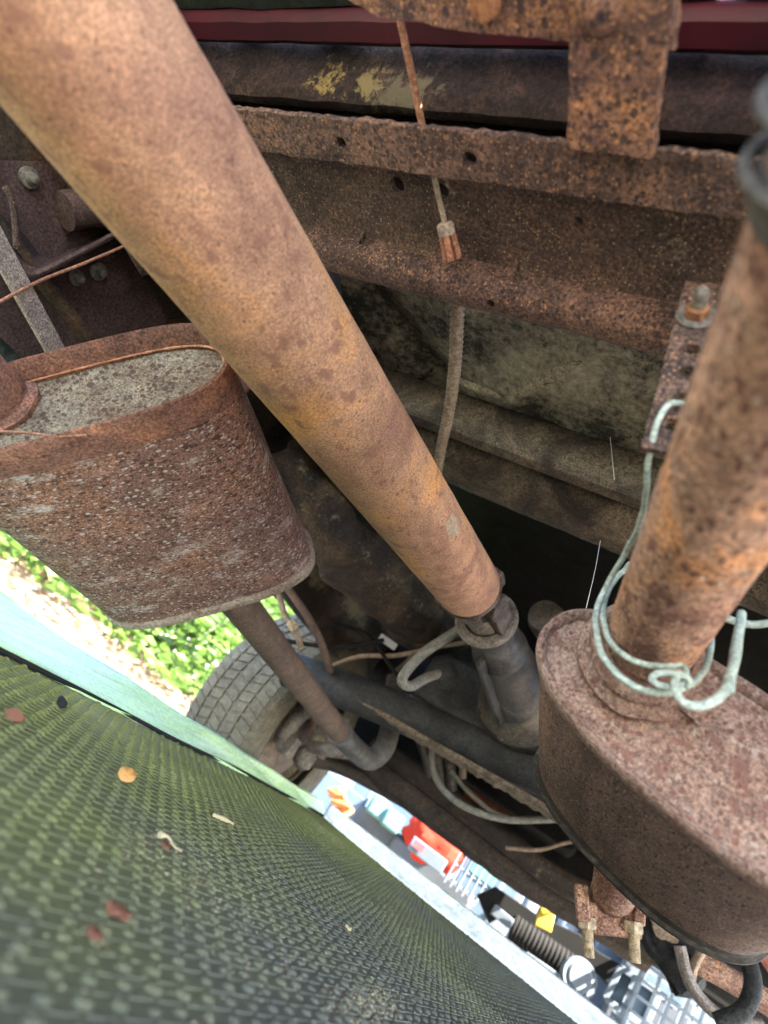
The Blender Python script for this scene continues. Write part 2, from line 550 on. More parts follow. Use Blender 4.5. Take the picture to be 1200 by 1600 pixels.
M['plum_plate'] = rust('plum_brown_plate', [(.3, (.030, .018, .018)), (.55, (.060, .036, .034)), (.78, (.10, .06, .05))], 12, 300, .8, dust=((.24, .19, .18), .24, 16), bump=.6)
M['grey_bar'] = rust('grey_flat_bar', [(.3, (.17, .135, .115)), (.7, (.34, .28, .24))], 40, 520, 1.0, bump=.6)
M['bolt_grey'] = rust('grey_bolt', [(.3, (.07, .062, .055)), (.7, (.19, .165, .14))], 50, 260, .5, bump=.3, rough=.6, metal=.2)
M['bolt_rust'] = rust('rusty_nut', [(.3, (.11, .045, .025)), (.7, (.33, .16, .08))], 60, 260, .6, bump=.5)
M['brass'] = rust('brassy_bolt', [(.3, (.20, .13, .075)), (.7, (.45, .36, .24))], 80, 260, .5, bump=.4, rough=.6)
M['trans'] = rust('greasy_casting', [(.34, (.018, .016, .015)), (.52, (.065, .057, .050)), (.68, (.16, .13, .095))], 9, 260, .7, dust=((.20, .16, .11), .27, 14), bump=.5, rough=.42, metal=.3)
M['pan'] = rust('grimy_oil_pan', [(.3, (.016, .016, .016)), (.7, (.050, .048, .045))], 14, 240, .7, dust=((.13, .11, .085), .26, 14), bump=.4, rough=.7)
M['hose_grey'] = rust('grey_rubber_hose', [(.3, (.13, .125, .105)), (.7, (.22, .21, .18))], 30, 200, .4, bump=.15, rough=.6)
M['hose_tan'] = rust('tan_line', [(.3, (.14, .095, .06)), (.7, (.26, .19, .13))], 40, 200, .4, bump=.2, rough=.6)
M['cable_rust'] = rust('rusty_cable', [(.3, (.16, .07, .045)), (.7, (.33, .16, .10))], 70, 300, .6, bump=.4)
M['cable_grey'] = rust('bare_cable', [(.3, (.16, .125, .09)), (.7, (.30, .25, .19))], 90, 400, .6, bump=.4)
M['spring'] = rust('brown_spring_sheath', [(.3, (.12, .085, .055)), (.7, (.25, .19, .13))], 60, 260, .5, bump=.3, rough=.6)
M['wire'] = rust('galvanised_wire', [(.3, (.20, .24, .21)), (.54, (.33, .385, .34)), (.62, (.37, .42, .37)), (.70, (.34, .22, .13))], 30, 420, .5, bump=.4, rough=.6)
M['tyre'] = rust('dusty_tyre_rubber', [(.3, (.085, .07, .048)), (.7, (.17, .145, .10))], 12, 300, .6, bump=.3, rough=.9)
M['rim'] = rust('brown_wheel_steel', [(.3, (.055, .038, .028)), (.55, (.17, .12, .08)), (.78, (.30, .23, .16))], 14, 200, .6, bump=.3, rough=.7)
M['brake'] = rust('brake_steel', [(.3, (.07, .055, .045)), (.7, (.24, .20, .165))], 30, 200, .6, bump=.4, rough=.7)
M['rubber_black'] = rust('cracked_black_rubber', [(.3, (.008, .008, .008)), (.7, (.035, .033, .03))], 40, 160, .7, bump=1.0, bdist=.003, rough=.75)
M['orange_rust'] = rust('orange_rust_arm', [(.3, (.15, .10, .075)), (.55, (.30, .21, .14)), (.78, (.48, .22, .07))], 18, 240, .5, bump=.4)
M['blue_paint'] = plain('blue_paint', (.02, .11, .24), .45, 0, .3, 60)
M['white_trim'] = plain('white_trim', (.62, .62, .60), .5, 0, .15, 60)


def mat_rubber():
    m, nt, b = new_mat('rubber_with_green_sheen')
    vec = coords(nt)
    n = tex(nt, 'noise', vec, 5, 7, .6)
    c = ramp(nt, n.outputs[0], [(.3, (.10, .098, .026)), (.55, (.155, .15, .042)), (.75, (.205, .195, .08))])
    n2 = tex(nt, 'noise', vec, 180, 5, .7)
    c = mixc(nt, .6, c, ramp(nt, n2.outputs[0], [(.3, (.45, .45, .45)), (.7, (1.5, 1.45, 1.3))]), 'MULTIPLY')
    n3 = tex(nt, 'noise', vec, 1300, 2, .6)
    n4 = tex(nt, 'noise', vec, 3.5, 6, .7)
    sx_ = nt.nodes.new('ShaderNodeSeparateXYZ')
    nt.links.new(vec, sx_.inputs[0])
    green_fade = math_n(nt, 'ADD', math_n(nt, 'MULTIPLY', sx_.outputs[0], 1.6), math_n(nt, 'MULTIPLY', n4.outputs[0], 1.5))
    c = mixc(nt, ramp(nt, green_fade, [(.10, (0, 0, 0)), (.75, (1, 1, 1))]), c, (.085, .077, .055))      # reflected green light painted in, fading to bare rubber
    c = mixc(nt, ramp(nt, n3.outputs[0], [(.72, (0, 0, 0)), (.78, (.7, .7, .7))]), c, (.30, .25, .16))
    nt.links.new(c, b.inputs['Base Color'])
    b.inputs['Roughness'].default_value = .58
    b.inputs['Specular IOR Level'].default_value = .22
    bp = nt.nodes.new('ShaderNodeBump')
    bp.inputs['Strength'].default_value = .35
    bp.inputs['Distance'].default_value = .0008
    nt.links.new(n2.outputs[0], bp.inputs['Height'])
    nt.links.new(bp.outputs[0], b.inputs['Normal'])
    return m


M['mat'] = mat_rubber()
M['mat_edge'] = rust('daylight_painted_edge', [(.3, (.36, .52, .16)), (.5, (.50, .66, .32)), (.7, (.66, .78, .56))], 9, 200, .3, speck=[((.25, .26, .15), .64, 40)], bump=.5, bdist=.003, rough=.32, stretch=(2.5, .25, 1), spec=.7)  # daylight glow along this border is put into its pale colour

M['mat_edge_far'] = rust('glow_painted_far_edge', [(.3, (.82, .82, .76)), (.7, (.93, .92, .87))], 7, 60, .25, bump=.2, rough=.5)  # near-white base colour paints in the overexposed glow


def leaf_mat(name, c, c2):
    m, nt, b = new_mat(name)
    oi = nt.nodes.new('ShaderNodeNewGeometry')
    cc = ramp(nt, oi.outputs['Random Per Island'], [(0, c), (.75, c2), (1, tuple(x * 1.3 for x in c2))])
    nt.links.new(cc, b.inputs['Base Color'])
    b.inputs['Roughness'].default_value = .45
    tr = nt.nodes.new('ShaderNodeBsdfTranslucent')
    nt.links.new(cc, tr.inputs['Color'])
    mx = nt.nodes.new('ShaderNodeMixShader')
    mx.inputs[0].default_value = .4
    nt.links.new(b.outputs[0], mx.inputs[1])
    nt.links.new(tr.outputs[0], mx.inputs[2])
    nt.links.new(mx.outputs[0], nt.nodes['Material Output'].inputs['Surface'])
    return m


M['leaf'] = leaf_mat('bush_leaf', (.06, .12, .018), (.12, .21, .035))
M['dry_leaf'] = leaf_mat('dry_leaf', (.16, .10, .06), (.32, .23, .14))
M['twig'] = plain('grey_twig', (.20, .17, .14), .8, 0, .3, 60)
M['stone'] = leaf_mat('pale_gravel', (.28, .27, .26), (.50, .50, .50))


def soil():
    m, nt, b = new_mat('gravelly_soil')
    vec = coords(nt)
    n = tex(nt, 'noise', vec, 2.2, 8, .65)
    c = ramp(nt, n.outputs[0], [(.3, (.17, .14, .105)), (.55, (.28, .25, .205)), (.75, (.37, .35, .32))])
    v = tex(nt, 'voronoi', vec, 55)
    c = mixc(nt, .6, c, ramp(nt, v.outputs['Color'], [(.1, (.55, .52, .5)), (.9, (1.35, 1.35, 1.35))]), 'MULTIPLY')
    nt.links.new(c, b.inputs['Base Color'])
    b.inputs['Roughness'].default_value = .9
    bp = nt.nodes.new('ShaderNodeBump')
    bp.inputs['Strength'].default_value = .8
    bp.inputs['Distance'].default_value = .01
    nt.links.new(v.outputs['Distance'], bp.inputs['Height'])
    nt.links.new(bp.outputs[0], b.inputs['Normal'])
    return m


M['soil'] = soil()
for nm, c, rg in [('plastic_blue_grey', (.085, .12, .16), .6), ('plastic_grey', (.075, .082, .09), .6), ('plastic_pale', (.14, .165, .19), .6), ('plastic_teal', (.09, .20, .20), .6), ('plastic_black', (.014, .013, .012), .8),
                  ('cloth_red', (.40, .022, .008), .9), ('rope_orange', (.40, .15, .045), .9), ('yellow_tag', (.45, .32, .04), .7), ('pink', (.40, .09, .10), .7), ('green_print', (.06, .26, .08), .7), ('metal_grey', (.10, .115, .13), .6),
                  ('leaf_orange', (.42, .19, .05), .6), ('leaf_red', (.13, .045, .022), .8), ('straw', (.36, .27, .15), .8), ('web', (.55, .55, .52), .7)]:
    M[nm] = plain(nm, c, rg, 0, .14, 18, .1 if 'black' in nm else .3)
# ------------------------------------------------------------------ ground
def sstep(a, b, x):
    t = np.clip((x - a) / (b - a), 0, 1)
    return t * t * (3 - 2 * t)


MAT_Z = -0.09            # mat surface below the lens
MX0, MX1, MY0, MY1 = -.472, .62, -.45, 1.385     # dimpled field of the mat


def ground_z(x, y):
    x = np.asarray(x, float); y = np.asarray(y, float)
    inx = sstep(MX0 - .14, MX0 + .02, x) * (1 - sstep(MX1 - .02, MX1 + .14, x))
    iny = sstep(MY0 - .2, MY0, y) * (1 - sstep(MY1 - .02, MY1 + .13, y))
    z = (H + MAT_Z - .012) * inx * iny
    z = z + .23 * sstep(-1.35, -2.7, x) if False else z + .15 * (1 - sstep(-2.8, -1.35, x))
    z = z + .012 * np.sin(x * 3.1 + 1) * np.sin(y * 2.3) * (1 - inx * iny)
    return z


gx = np.concatenate([-np.geomspace(600, 3.2, 24), np.linspace(-3, 1.2, 130), np.geomspace(1.3, 600, 24)])
gy = np.concatenate([-np.geomspace(600, .8, 24), np.linspace(-.7, 3.2, 120), np.geomspace(3.3, 600, 24)])
GX, GY = np.meshgrid(gx, gy, indexing='ij')
GV = np.stack([GX.ravel(), GY.ravel(), ground_z(GX, GY).ravel()], 1)
ny = len(gy)
GF = [[i * ny + j, (i + 1) * ny + j, (i + 1) * ny + j + 1, i * ny + j + 1] for i in range(len(gx) - 1) for j in range(ny - 1)]
ground = mk('ground', (GV, GF), M['soil'], rebase=False, kind='structure')


# ------------------------------------------------------------------ rubber mat
def mat_h(x, y):
    """height of the mat over the lens level"""
    x = np.asarray(x, float); y = np.asarray(y, float)
    w = .0012 * np.sin(x * 7 + y * 5) + .0008 * np.sin(y * 11 - x * 4 + 1)
    return MAT_Z + w


mat_root = empty('rubber_mat', (0, .5, H + MAT_Z), 'dimpled olive rubber mat with pale raised edge lying under the truck', 'mat')


def grid_sheet(xs, ys, zf, zo=0.0):
    X, Y = np.meshgrid(xs, ys, indexing='ij')
    V = np.stack([X.ravel(), Y.ravel(), zf(X, Y).ravel() + H + zo], 1)
    n = len(ys)
    F = [[i * n + j, (i + 1) * n + j, (i + 1) * n + j + 1, i * n + j + 1] for i in range(len(xs) - 1) for j in range(n - 1)]
    return V, F


xs = np.linspace(MX0, MX1, 120)
ys = np.linspace(MY0, MY1, 180)
surf = mk('dimpled_sheet', grid_sheet(xs, ys, mat_h), M['mat'], mat_root, solid=.006)
surf.modifiers['solid'].offset = -1
# pale edge: left strip and front strip, their outer line a little wavy
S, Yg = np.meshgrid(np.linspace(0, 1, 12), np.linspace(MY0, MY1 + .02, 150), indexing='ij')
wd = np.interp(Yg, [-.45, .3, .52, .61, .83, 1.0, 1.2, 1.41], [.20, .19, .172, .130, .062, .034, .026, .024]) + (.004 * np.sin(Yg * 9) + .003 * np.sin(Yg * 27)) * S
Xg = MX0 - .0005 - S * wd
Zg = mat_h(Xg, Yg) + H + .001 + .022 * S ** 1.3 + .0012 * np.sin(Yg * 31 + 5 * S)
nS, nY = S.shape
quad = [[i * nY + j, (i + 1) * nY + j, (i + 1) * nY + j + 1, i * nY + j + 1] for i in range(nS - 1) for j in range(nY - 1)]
b1 = mk('edge_strip', (np.stack([Xg.ravel(), Yg.ravel(), Zg.ravel()], 1), quad), M['mat_edge'], mat_root, solid=.004, label='pale green edge of the mat on the wheel side, daylight painted into its colour')
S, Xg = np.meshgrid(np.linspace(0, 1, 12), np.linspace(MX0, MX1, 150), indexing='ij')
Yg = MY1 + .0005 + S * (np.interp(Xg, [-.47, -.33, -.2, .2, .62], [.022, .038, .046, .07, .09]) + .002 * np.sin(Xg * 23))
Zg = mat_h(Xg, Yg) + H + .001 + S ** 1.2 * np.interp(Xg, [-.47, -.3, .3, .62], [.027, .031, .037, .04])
b2 = mk('edge_strip', (np.stack([Xg.ravel(), Yg.ravel(), Zg.ravel()], 1), quad), M['mat_edge_far'], mat_root, solid=.004, label='far edge of the mat with bright daylight painted in')
yy_ = np.linspace(MY0, MY1, 80)
gp_ = np.stack([np.full(80, MX0 - .001) + .0025 * np.sin(yy_ * 19), yy_, mat_h(np.full(80, MX0), yy_) + H + .0025], 1)
mk('edge_groove', tube(gp_, .0026, 6, 1), M['plastic_black'], mat_root)
# moulded dots and dashes
PX, PY = .0098, .0150
TH = math.radians(-14)                      # the moulded rows run askew to the truck
ct_, st2 = math.cos(TH), math.sin(TH)
dot_ring = [(1.0, 0.0), (.72, .62), (.30, .95)]
nseg = 8
cs = np.cos(np.linspace(0, 2 * np.pi, nseg, endpoint=False)); sn = np.sin(np.linspace(0, 2 * np.pi, nseg, endpoint=False))
dotV, dashV = [], []


def seen(x, y):
    return MX0 + .004 < x < min(MX1 - .004, .12 + .8 * max(y - .2, 0)) and .04 < y < MY1 - .008


for i, a in enumerate(np.arange(-1.2, 1.2, PX)):
    for j, b in enumerate(np.arange(-.4, 2.0, PY)):
        ao, bo = a + rng.normal() * .0004, b + (PY / 2 if i % 2 else 0) + rng.normal() * .0007
        x, y = ao * ct_ - bo * st2, ao * st2 + bo * ct_
        if seen(x, y):
            z = float(mat_h(x, y)) + H
            s0 = rng.uniform(.75, 1.1)
            for (s, hh) in dot_ring:
                lx, ly = cs * .0030 * s * s0, sn * .0040 * s * s0
                dotV.append(np.stack([x + lx * ct_ - ly * st2, y + lx * st2 + ly * ct_, np.full(nseg, z - .0003 + hh * .0021 * s0)], 1))
        ad, bd = a + PX / 2 + rng.normal() * .0003, bo + PY * .3
        x, y = ad * ct_ - bd * st2, ad * st2 + bd * ct_
        if seen(x, y) and y < .8:
            z = float(mat_h(x, y)) + H
            for (s, hh) in ((1, 0), (.5, 1)):
                lx, ly = cs * .0009 * s, sn * .0068 * (s if s == 1 else .9)
                dashV.append(np.stack([x + lx * ct_ - ly * st2, y + lx * st2 + ly * ct_, np.full(nseg, z - .0003 + hh * .0008)], 1))


def rings_mesh(Vs, per):
    V = np.concatenate(Vs)
    n = len(Vs) // per
    F = []
    for k in range(n):
        b = k * per * nseg
        for r in range(per - 1):
            for i in range(nseg):
                j = (i + 1) % nseg
                F.append([b + r * nseg + i, b + r * nseg + j, b + (r + 1) * nseg + j, b + (r + 1) * nseg + i])
        F.append([b + (per - 1) * nseg + i for i in range(nseg)])
    return V, F


mk('moulded_dots', rings_mesh(dotV, 3), M['mat'], mat_root, kind='stuff')
mk('moulded_dashes', rings_mesh(dashV, 2), M['mat'], mat_root, kind='stuff')

# ------------------------------------------------------------------ truck: root and body shell
truck = empty('pickup_truck', (0, .8, 0), 'old pickup truck seen from underneath, rusted chassis with a red painted body lip', 'truck')


def part(name, vf, mat, parent=None, **kw):
    return mk(name, vf, M[mat] if isinstance(mat, str) else mat, parent or truck, **kw)


# bed underside, red body lip, rusty sill
part('bed_floor', sheet([(-.32, .445), (-.2, .444), (.02, .441), (.13, .435), (.1525, .430)], -.80, .80, 50, .002), 'bed_under', solid=.004)
part('painted_lip', sheet([(.1535, .432), (.155, .425), (.159, .421), (.171, .421), (.1745, .425), (.175, .437)], -.80, .80, 60, .0012), 'red_paint', solid=.002, label='dark red painted body lip')
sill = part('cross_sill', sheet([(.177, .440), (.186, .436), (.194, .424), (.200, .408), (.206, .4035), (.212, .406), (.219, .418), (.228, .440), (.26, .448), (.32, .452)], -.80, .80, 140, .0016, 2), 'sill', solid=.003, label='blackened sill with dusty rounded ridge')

# ------------------------------------------------------------------ hat-section crossmember with flanges
cm = part('crossmember', sheet([(.2065, .334), (.2075, .344), (.213, .3475), (.240, .3475), (.262, .3470), (.274, .3465), (.280, .3445), (.2812, .338), (.2825, .3315), (.287, .3265), (.293, .324), (.303, .326), (.311, .332), (.3145, .342), (.315, .43)], -.69, .42, 150, .0011, 5), 'cross_web', solid=.004, label='hat-section crossmember, dark inside and lighter rust on its front bead')
me = cm.data
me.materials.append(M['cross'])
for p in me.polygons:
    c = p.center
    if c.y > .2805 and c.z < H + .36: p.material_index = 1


def zplate(name, pts, holes, z, thick, mat, parent, **kw):
    """plate lying flat at z above the lens; points and holes given in photo pixels"""
    P = [at(x, y, Z=z)[:2] for x, y in pts]
    Q = []
    for (x, y, r) in holes:
        q = at(x, y, Z=z)[:2]
        Q.append((q[0], q[1], r))
    return plate(name, P, Q, (0, 0, z + H + thick / 2), (1, 0, 0), (0, 1, 0), thick, M[mat], parent, **kw)


plate('rear_flange', [(-.69, .1795), (.42, .1795), (.42, .2085), (-.69, .2085)],
      [(*at(535, 222, Z=.33)[:2], (.0052, .0046)), (*at(735, 247, Z=.33)[:2], (.0058, .005)), (-.52, .194, .004), (.1, .194, .004)],
      (0, 0, H + .331), (1, 0, 0), (0, 1, 0), .004, M['cross'], cm, rough_edge=.0016, label='ragged flange with punched holes')


def punch(o, cuts):
    """cut real holes (centre, axis, radius) through a sheet part"""
    cut = mk('cutter', join(*[lathe(c - unit(n) * .012, n, [(0, r), (.024, r)], 18) for c, n, r in cuts]), M['cross_web'], smooth=False, rebase=False)
    bm_ = o.modifiers.new('holes', 'BOOLEAN')
    bm_.operation = 'DIFFERENCE'
    bm_.solver = 'EXACT'
    bm_.object = cut
    dg = bpy.context.evaluated_depsgraph_get()
    me2 = bpy.data.meshes.new_from_object(o.evaluated_get(dg))
    o.modifiers.clear()
    o.data = me2
    bpy.data.objects.remove(cut)


punch(cm, [(at(px, py, Z=z), np.array(nn, float), r) for px, py, z, r, nn in
           [(623, 287, .347, .0062, (0, 0, 1)), (692, 297, .347, .0058, (0, 0, 1)), (580, 368, .347, .0056, (0, 0, 1)), (820, 417, .346, .0054, (0, 0, 1)), (770, 470, .326, .0038, (0, 0, 1)), (905, 345, .347, .0036, (0, 0, 1))]])

# strap and gusset plate in front of the sill
st = zplate('hanging_strap', [(891, -330), (1075, -330), (1052, 0), (1034, 90), (1022, 180), (1016, 247), (886, 228), (893, 130), (891, 60)], [], .322, .006, 'strap', truck, rough_edge=.0018, label='thick flaking rust strap crossing to the flange')
zplate('backing_strip', [(1040, -330), (1100, -330), (1054, 10), (1050, 78), (1036, 72)], [], .332, .005, 'strap', st, rough_edge=.001)
c = at(938, 12, Z=.322)
part('rivet', lathe(c, (0, 0, -1), [(0, .011), (.003, .0105), (.006, .007), (.0075, .003)], 24, wob=.0008), 'strap', st)
gp = zplate('gusset_plate', [(440, -330), (885, -330), (889, 62), (760, 50), (640, 32), (592, 26), (545, -2)], [], .331, .005, 'strap', truck, rough_edge=.0014, label='rusty gusset plate at the top edge')
part('bolt_head', hexbolt(at(762, 2, Z=.328), (0, 0, -1), .0085, .006), 'bolt_rust', gp)

# ------------------------------------------------------------------ cab floor pan with pressed ridges
RID = [((-.188, .478), (-.301, .603), .011, .006), ((-.301, .603), (-.37, .598), .012, .005), ((-.301, .603), (-.30, .66), .014, .004), ((-.52, .50), (-.43, .62), .030, -.016), ((-.43, .62), (-.47, .72), .02, -.010), ((-.37, .46), (-.40, .53), .03, .010),
       ((.10, .45), (.02, .62), .016, .010)]


def floor_h(X, Y):
    z = np.full(np.shape(X), .505)
    for (a, b, w, h) in RID:
        a, b = np.array(a), np.array(b)
        d = b - a
        t = np.clip(((X - a[0]) * d[0] + (Y - a[1]) * d[1]) / (d @ d), 0, 1)
        dist = np.hypot(X - a[0] - t * d[0], Y - a[1] - t * d[1])
        z = z - h * np.exp(-(dist / w) ** 2)
    return z + .004 * np.sin(X * 11) * np.sin(Y * 14)


part('cab_floor', grid_sheet(np.linspace(-.80, .80, 200), np.linspace(.3, .70, 70), floor_h), 'floor_pan', solid=.002, label='dusty black cab floor with pressed ridges')
cf = [o for o in truck.children if o.name.startswith('cab_floor')][0]
for (pa_, pb_, r_) in (((960, 527), (790, 626), .0095), ((800, 622), (718, 594), .0085)):
    A_, B_ = at(*pa_, Z=.5055), at(*pb_, Z=.5045)
    part('pressed_bead', tube([A_, A_ * .6 + B_ * .4 + np.array([0, 0, -.002]), A_ * .25 + B_ * .75, B_], [r_ * .5, r_, r_, r_ * .6], 12, 6), 'dust_bead', cf)
part('floor_lip', sheet([(.630, .50), (.632, .446), (.637, .441), (.655, .441), (.660, .446), (.661, .475), (.70, .482)], -.80, .80, 110, .0006, 3), 'ledge', solid=.002)
part('floor_ledge', sheet([(.700, .484), (.706, .462), (.720, .449), (.745, .445), (.775, .446), (.790, .449)], -.80, .80, 110, .0007, 8, edge=.003), 'ledge', solid=.002, label='beige dust-covered ledge')
part('toe_board', sheet([(.7905, .450), (.792, .47), (.80, .53), (.86, .57), (1.25, .60), (1.9, .62), (2.0, .55)], -.80, .80, 60, .002, 4), 'black', solid=.004)

# body sides
for s in (-1, 1):
    part('rocker_panel', long_sheet([(s * .805, .5), (s * .83, .44), (s * .84, .38), (s * .825, .33), (s * .80, .32), (s * .78, .35), (s * .775, .48)], -.32, 2.0, 60, .001, s), 'red_paint', solid=.002)

# ------------------------------------------------------------------ lengthwise frame rails
rl = part('frame_rail', long_sheet([(-.690, .220), (-.693, .213), (-.705, .210), (-.712, .214), (-.716, .23), (-.716, .40), (-.71, .42), (-.66, .422)], -.4, 1.75, 150, .003, 4, 9), 'rail', solid=.005, label='oily frame rail on the wheel side with yellowish dirt')
part('frame_rail', long_sheet([(.45, .215), (.455, .208), (.50, .205), (.512, .212), (.516, .23), (.516, .40), (.51, .42), (.46, .422)], -.4, 1.75, 80, .002, 7, 9), 'rail', solid=.005)

# added dark sheet that keeps daylight out of the engine bay's front
plate('added_front_sheet', [(-.80, .085), (-.55, .06), (.02, .07), (.16, .10), (.36, .16), (.80, .2), (.80, .62), (-.80, .62)], [], (0, 1.92, H), (1, 0, 0), (0, 0, 1), .006, M['black'], truck, label='added black sheet shutting daylight out of the engine bay')
# ------------------------------------------------------------------ driveshaft
SA = unit([.06778317, .98323268, .16928953])
SP = R(-.31887899, -.00588365, .1619)
T_END = .797
prof = [(t, .045) for t in np.linspace(-.45, T_END - .03, 60)] + [(T_END - .022, .0452), (T_END - .012, .0447), (T_END - .004, .043), (T_END, .040)]
ds = empty('driveshaft', SP)
bpy.data.objects.remove(ds)
ds = part('driveshaft', lathe(SP, SA, prof, 72, wob=.0004), 'shaft', label='thick tan-rust driveshaft tube crossing the view')
E_S = SP + SA * T_END
su, sv, sw = frame_of(SA)
up_s = sv if sv[2] > 0 else -sv
# weld bead and yoke
part('weld_bead', lathe(E_S, SA, [(-.012, .0446), (-.010, .0462), (-.006, .0465), (-.003, .044)], 60, cap0=False, cap1=False, wob=.0012), 'yoke', ds)
for s in (1, -1):
    b0 = E_S + up_s * s * .030 - SA * .002
    V, F = [], []
    w2 = np.cross(SA, up_s)
    sec = [(-.008, .036, .016), (.012, .034, .014), (.035, .030, .011), (.055, .022, .010), (.066, .012, .008)]
    for (t, hw, th) in sec:
        for (a, b) in ((-1, -.6), (-1, .6), (-.6, 1), (.6, 1), (1, .6), (1, -.6), (.6, -1), (-.6, -1)):
            V.append(b0 + SA * t + w2 * a * hw + up_s * s * (b * th * .5 + .004))
    n = 8
    F = [[k * n + i, k * n + (i + 1) % n, (k + 1) * n + (i + 1) % n, (k + 1) * n + i] for k in range(len(sec) - 1) for i in range(n)] + [list(range(n))[::-1], [(len(sec) - 1) * n + i for i in range(n)]]
    part('yoke_ear', (np.array(V), F), 'yoke', ds, bev=.002)
J = E_S + SA * .05
part('joint_cross', join(lathe(J - up_s * .036, up_s, [(0, .011), (.004, .013), (.068, .013), (.072, .011)], 20), lathe(J - w2 * .036, w2, [(0, .011), (.004, .013), (.068, .013), (.072, .011)], 20)), 'trans', ds)
# flake of scale on the tube
fd = unit(ray(707, 822))
oc_ = EYE - SP
dp, op = fd - SA * (fd @ SA), oc_ - SA * (oc_ @ SA)
qa, qb, qc = dp @ dp, 2 * dp @ op, op @ op - .045 ** 2
hit = EYE + fd * ((-qb - math.sqrt(max(qb * qb - 4 * qa * qc, 0))) / (2 * qa))
axp = SP + SA * ((hit - SP) @ SA)
nn = unit(hit - axp)
tg = np.cross(SA, nn)
V = []; F = []
K = 22
for k in range(K):
    q = 2 * np.pi * k / K
    rr = 1 + .25 * mnoise.noise(Vector((math.cos(q) * 2, math.sin(q) * 2, 3)))
    for s in (1, .55):
        a = math.cos(q) * .0105 * rr * s; b_ = math.sin(q) * .0185 * rr * s
        th = a / .0458
        V.append(axp + SA * b_ + (nn * math.cos(th) + tg * math.sin(th)) * (.0459 if s == 1 else .0466))
V.append(axp + nn * .0466)
for k in range(K):
    l = (k + 1) % K
    F.append([2 * k, 2 * l, 2 * l + 1, 2 * k + 1]); F.append([2 * k + 1, 2 * l + 1, 2 * K])
part('scale_flake', (np.array(V), F), 'shaft_flake', ds, label='pale lifted flake of scale')

# ------------------------------------------------------------------ gearbox: slip yoke, tail housing, flange, case, pan
TT = at(818, 1098, Y=1.22)
TA = unit(TT - J)
tu, tv, _ = frame_of(TA)
LT = np.linalg.norm(TT - J)
gb = part('gearbox_tail', lathe(J + TA * .055, TA, [(0, .030), (.004, .040), (.012, .044), (.02, .044), (.024, .039), (.05, .040), (.10, .044), (.105, .047), (.115, .047), (.12, .045), (.20, .054), (LT - .10, .064), (LT - .075, .084), (LT - .065, .088), (LT - .055, .088), (LT - .05, .078), (LT + .05, .092)], 56), 'trans', label='greasy gearbox tail housing behind the universal joint')
part('seal_ring', lathe(J + TA * .052, TA, [(0, .034), (0, .046), (.003, .049), (.008, .049)], 48, cap0=False, cap1=False), 'brake', gb)
hx = unit(np.cross(TA, [0, 0, 1]))
for s in (1, -1):
    e0 = J + hx * s * .033
    part('slip_yoke_ear', join(bar(e0 - TA * .016, e0 + TA * .075, .034, .013, hx), lathe(e0 - hx * s * .008, hx * s, [(0, .019), (.012, .0195), (.014, .0165), (.0125, .014), (.0125, .004)], 28)), 'yoke', gb, bev=.0015)
part('slip_collar', lathe(J + TA * .03, TA, [(0, .022), (.01, .030), (.03, .030)], 32), 'brake', gb)
for s, a in ((1, .1), (-1, .5), (0, .9)):
    q = math.radians(200 + 75 * s)
part('casting_rib', bar(J + TA * .12 + np.array([0, 0, -.044]), J + TA * (LT - .06) + np.array([0, 0, -.064]), .010, .022, (0, 0, 1)), 'trans', gb, bev=.002)
part('casting_rib', bar(J + TA * .12 - hx * .044, J + TA * (LT - .06) - hx * .066, .010, .022, hx), 'trans', gb, bev=.002)

# oil pan with transverse ribs
pan = part('oil_pan', join(box(R(-.22, 1.52, .275), (.40, .50, .12))), 'pan', bev=.012, label='dark ribbed gearbox pan')
for yy, ww, zz in ((1.285, .020, .205), (1.315, .010, .210), (1.36, .03, .207), (1.41, .012, .21), (1.46, .02, .207)):
    part('pan_rib', box(R(-.22, yy, zz), (.42, ww, .018)), 'pan', pan, bev=.004)
for xx in (-.40, -.31, -.22, -.13, -.04):
    part('pan_bolt', hexbolt(R(xx, 1.34, .2), (0, 0, -1), .009, .007), 'pan', pan)
for q in np.linspace(0, 2 * np.pi, 8, endpoint=False):
    fc_ = J + TA * (LT - .012) + (tu * math.cos(q) + tv * math.sin(q)) * .083
    part('flange_bolt', hexbolt(fc_, -TA, .0075, .008), 'yoke', gb)
cpath = [at(440, 690, Y=.72), at(490, 775, Y=.82), at(565, 872, Y=.98), at(640, 940, Y=1.14), at(690, 985, Y=1.3)]
V, F = tube(cpath, [.045, .060, .072, .078, .07], 30, 14)
V = np.array([v + np.array([1, .6, 1]) * (.020 * mnoise.noise(Vector((v * 13).tolist())) + .006 * mnoise.noise(Vector((v * 45).tolist()))) for v in V])
cs_ = part('transfer_casing', (V, F), 'casing', label='bulky oily brown casing between muffler and driveshaft')
for (px, py, y) in ((520, 845, .9), (575, 905, 1.0), (610, 965, 1.08)):
    part('casing_bolt', hexbolt(at(px, py, Y=y), (.5, -1, -.5), .009, .008, .013), 'yoke', cs_)
part('engine_block', join(box(R(-.2, 1.95, .38), (.52, .5, .30)), box(R(-.18, 1.9, .22), (.34, .4, .10))), 'black', bev=.02)
# side bracket behind the tail (dark lobe right of the joint)
part('mount_lug', lathe(at(850, 960, Y=1.05), (0.2, 1, .1), [(0, .012), (.004, .030), (.02, .034), (.05, .034)], 28), 'trans', gb)

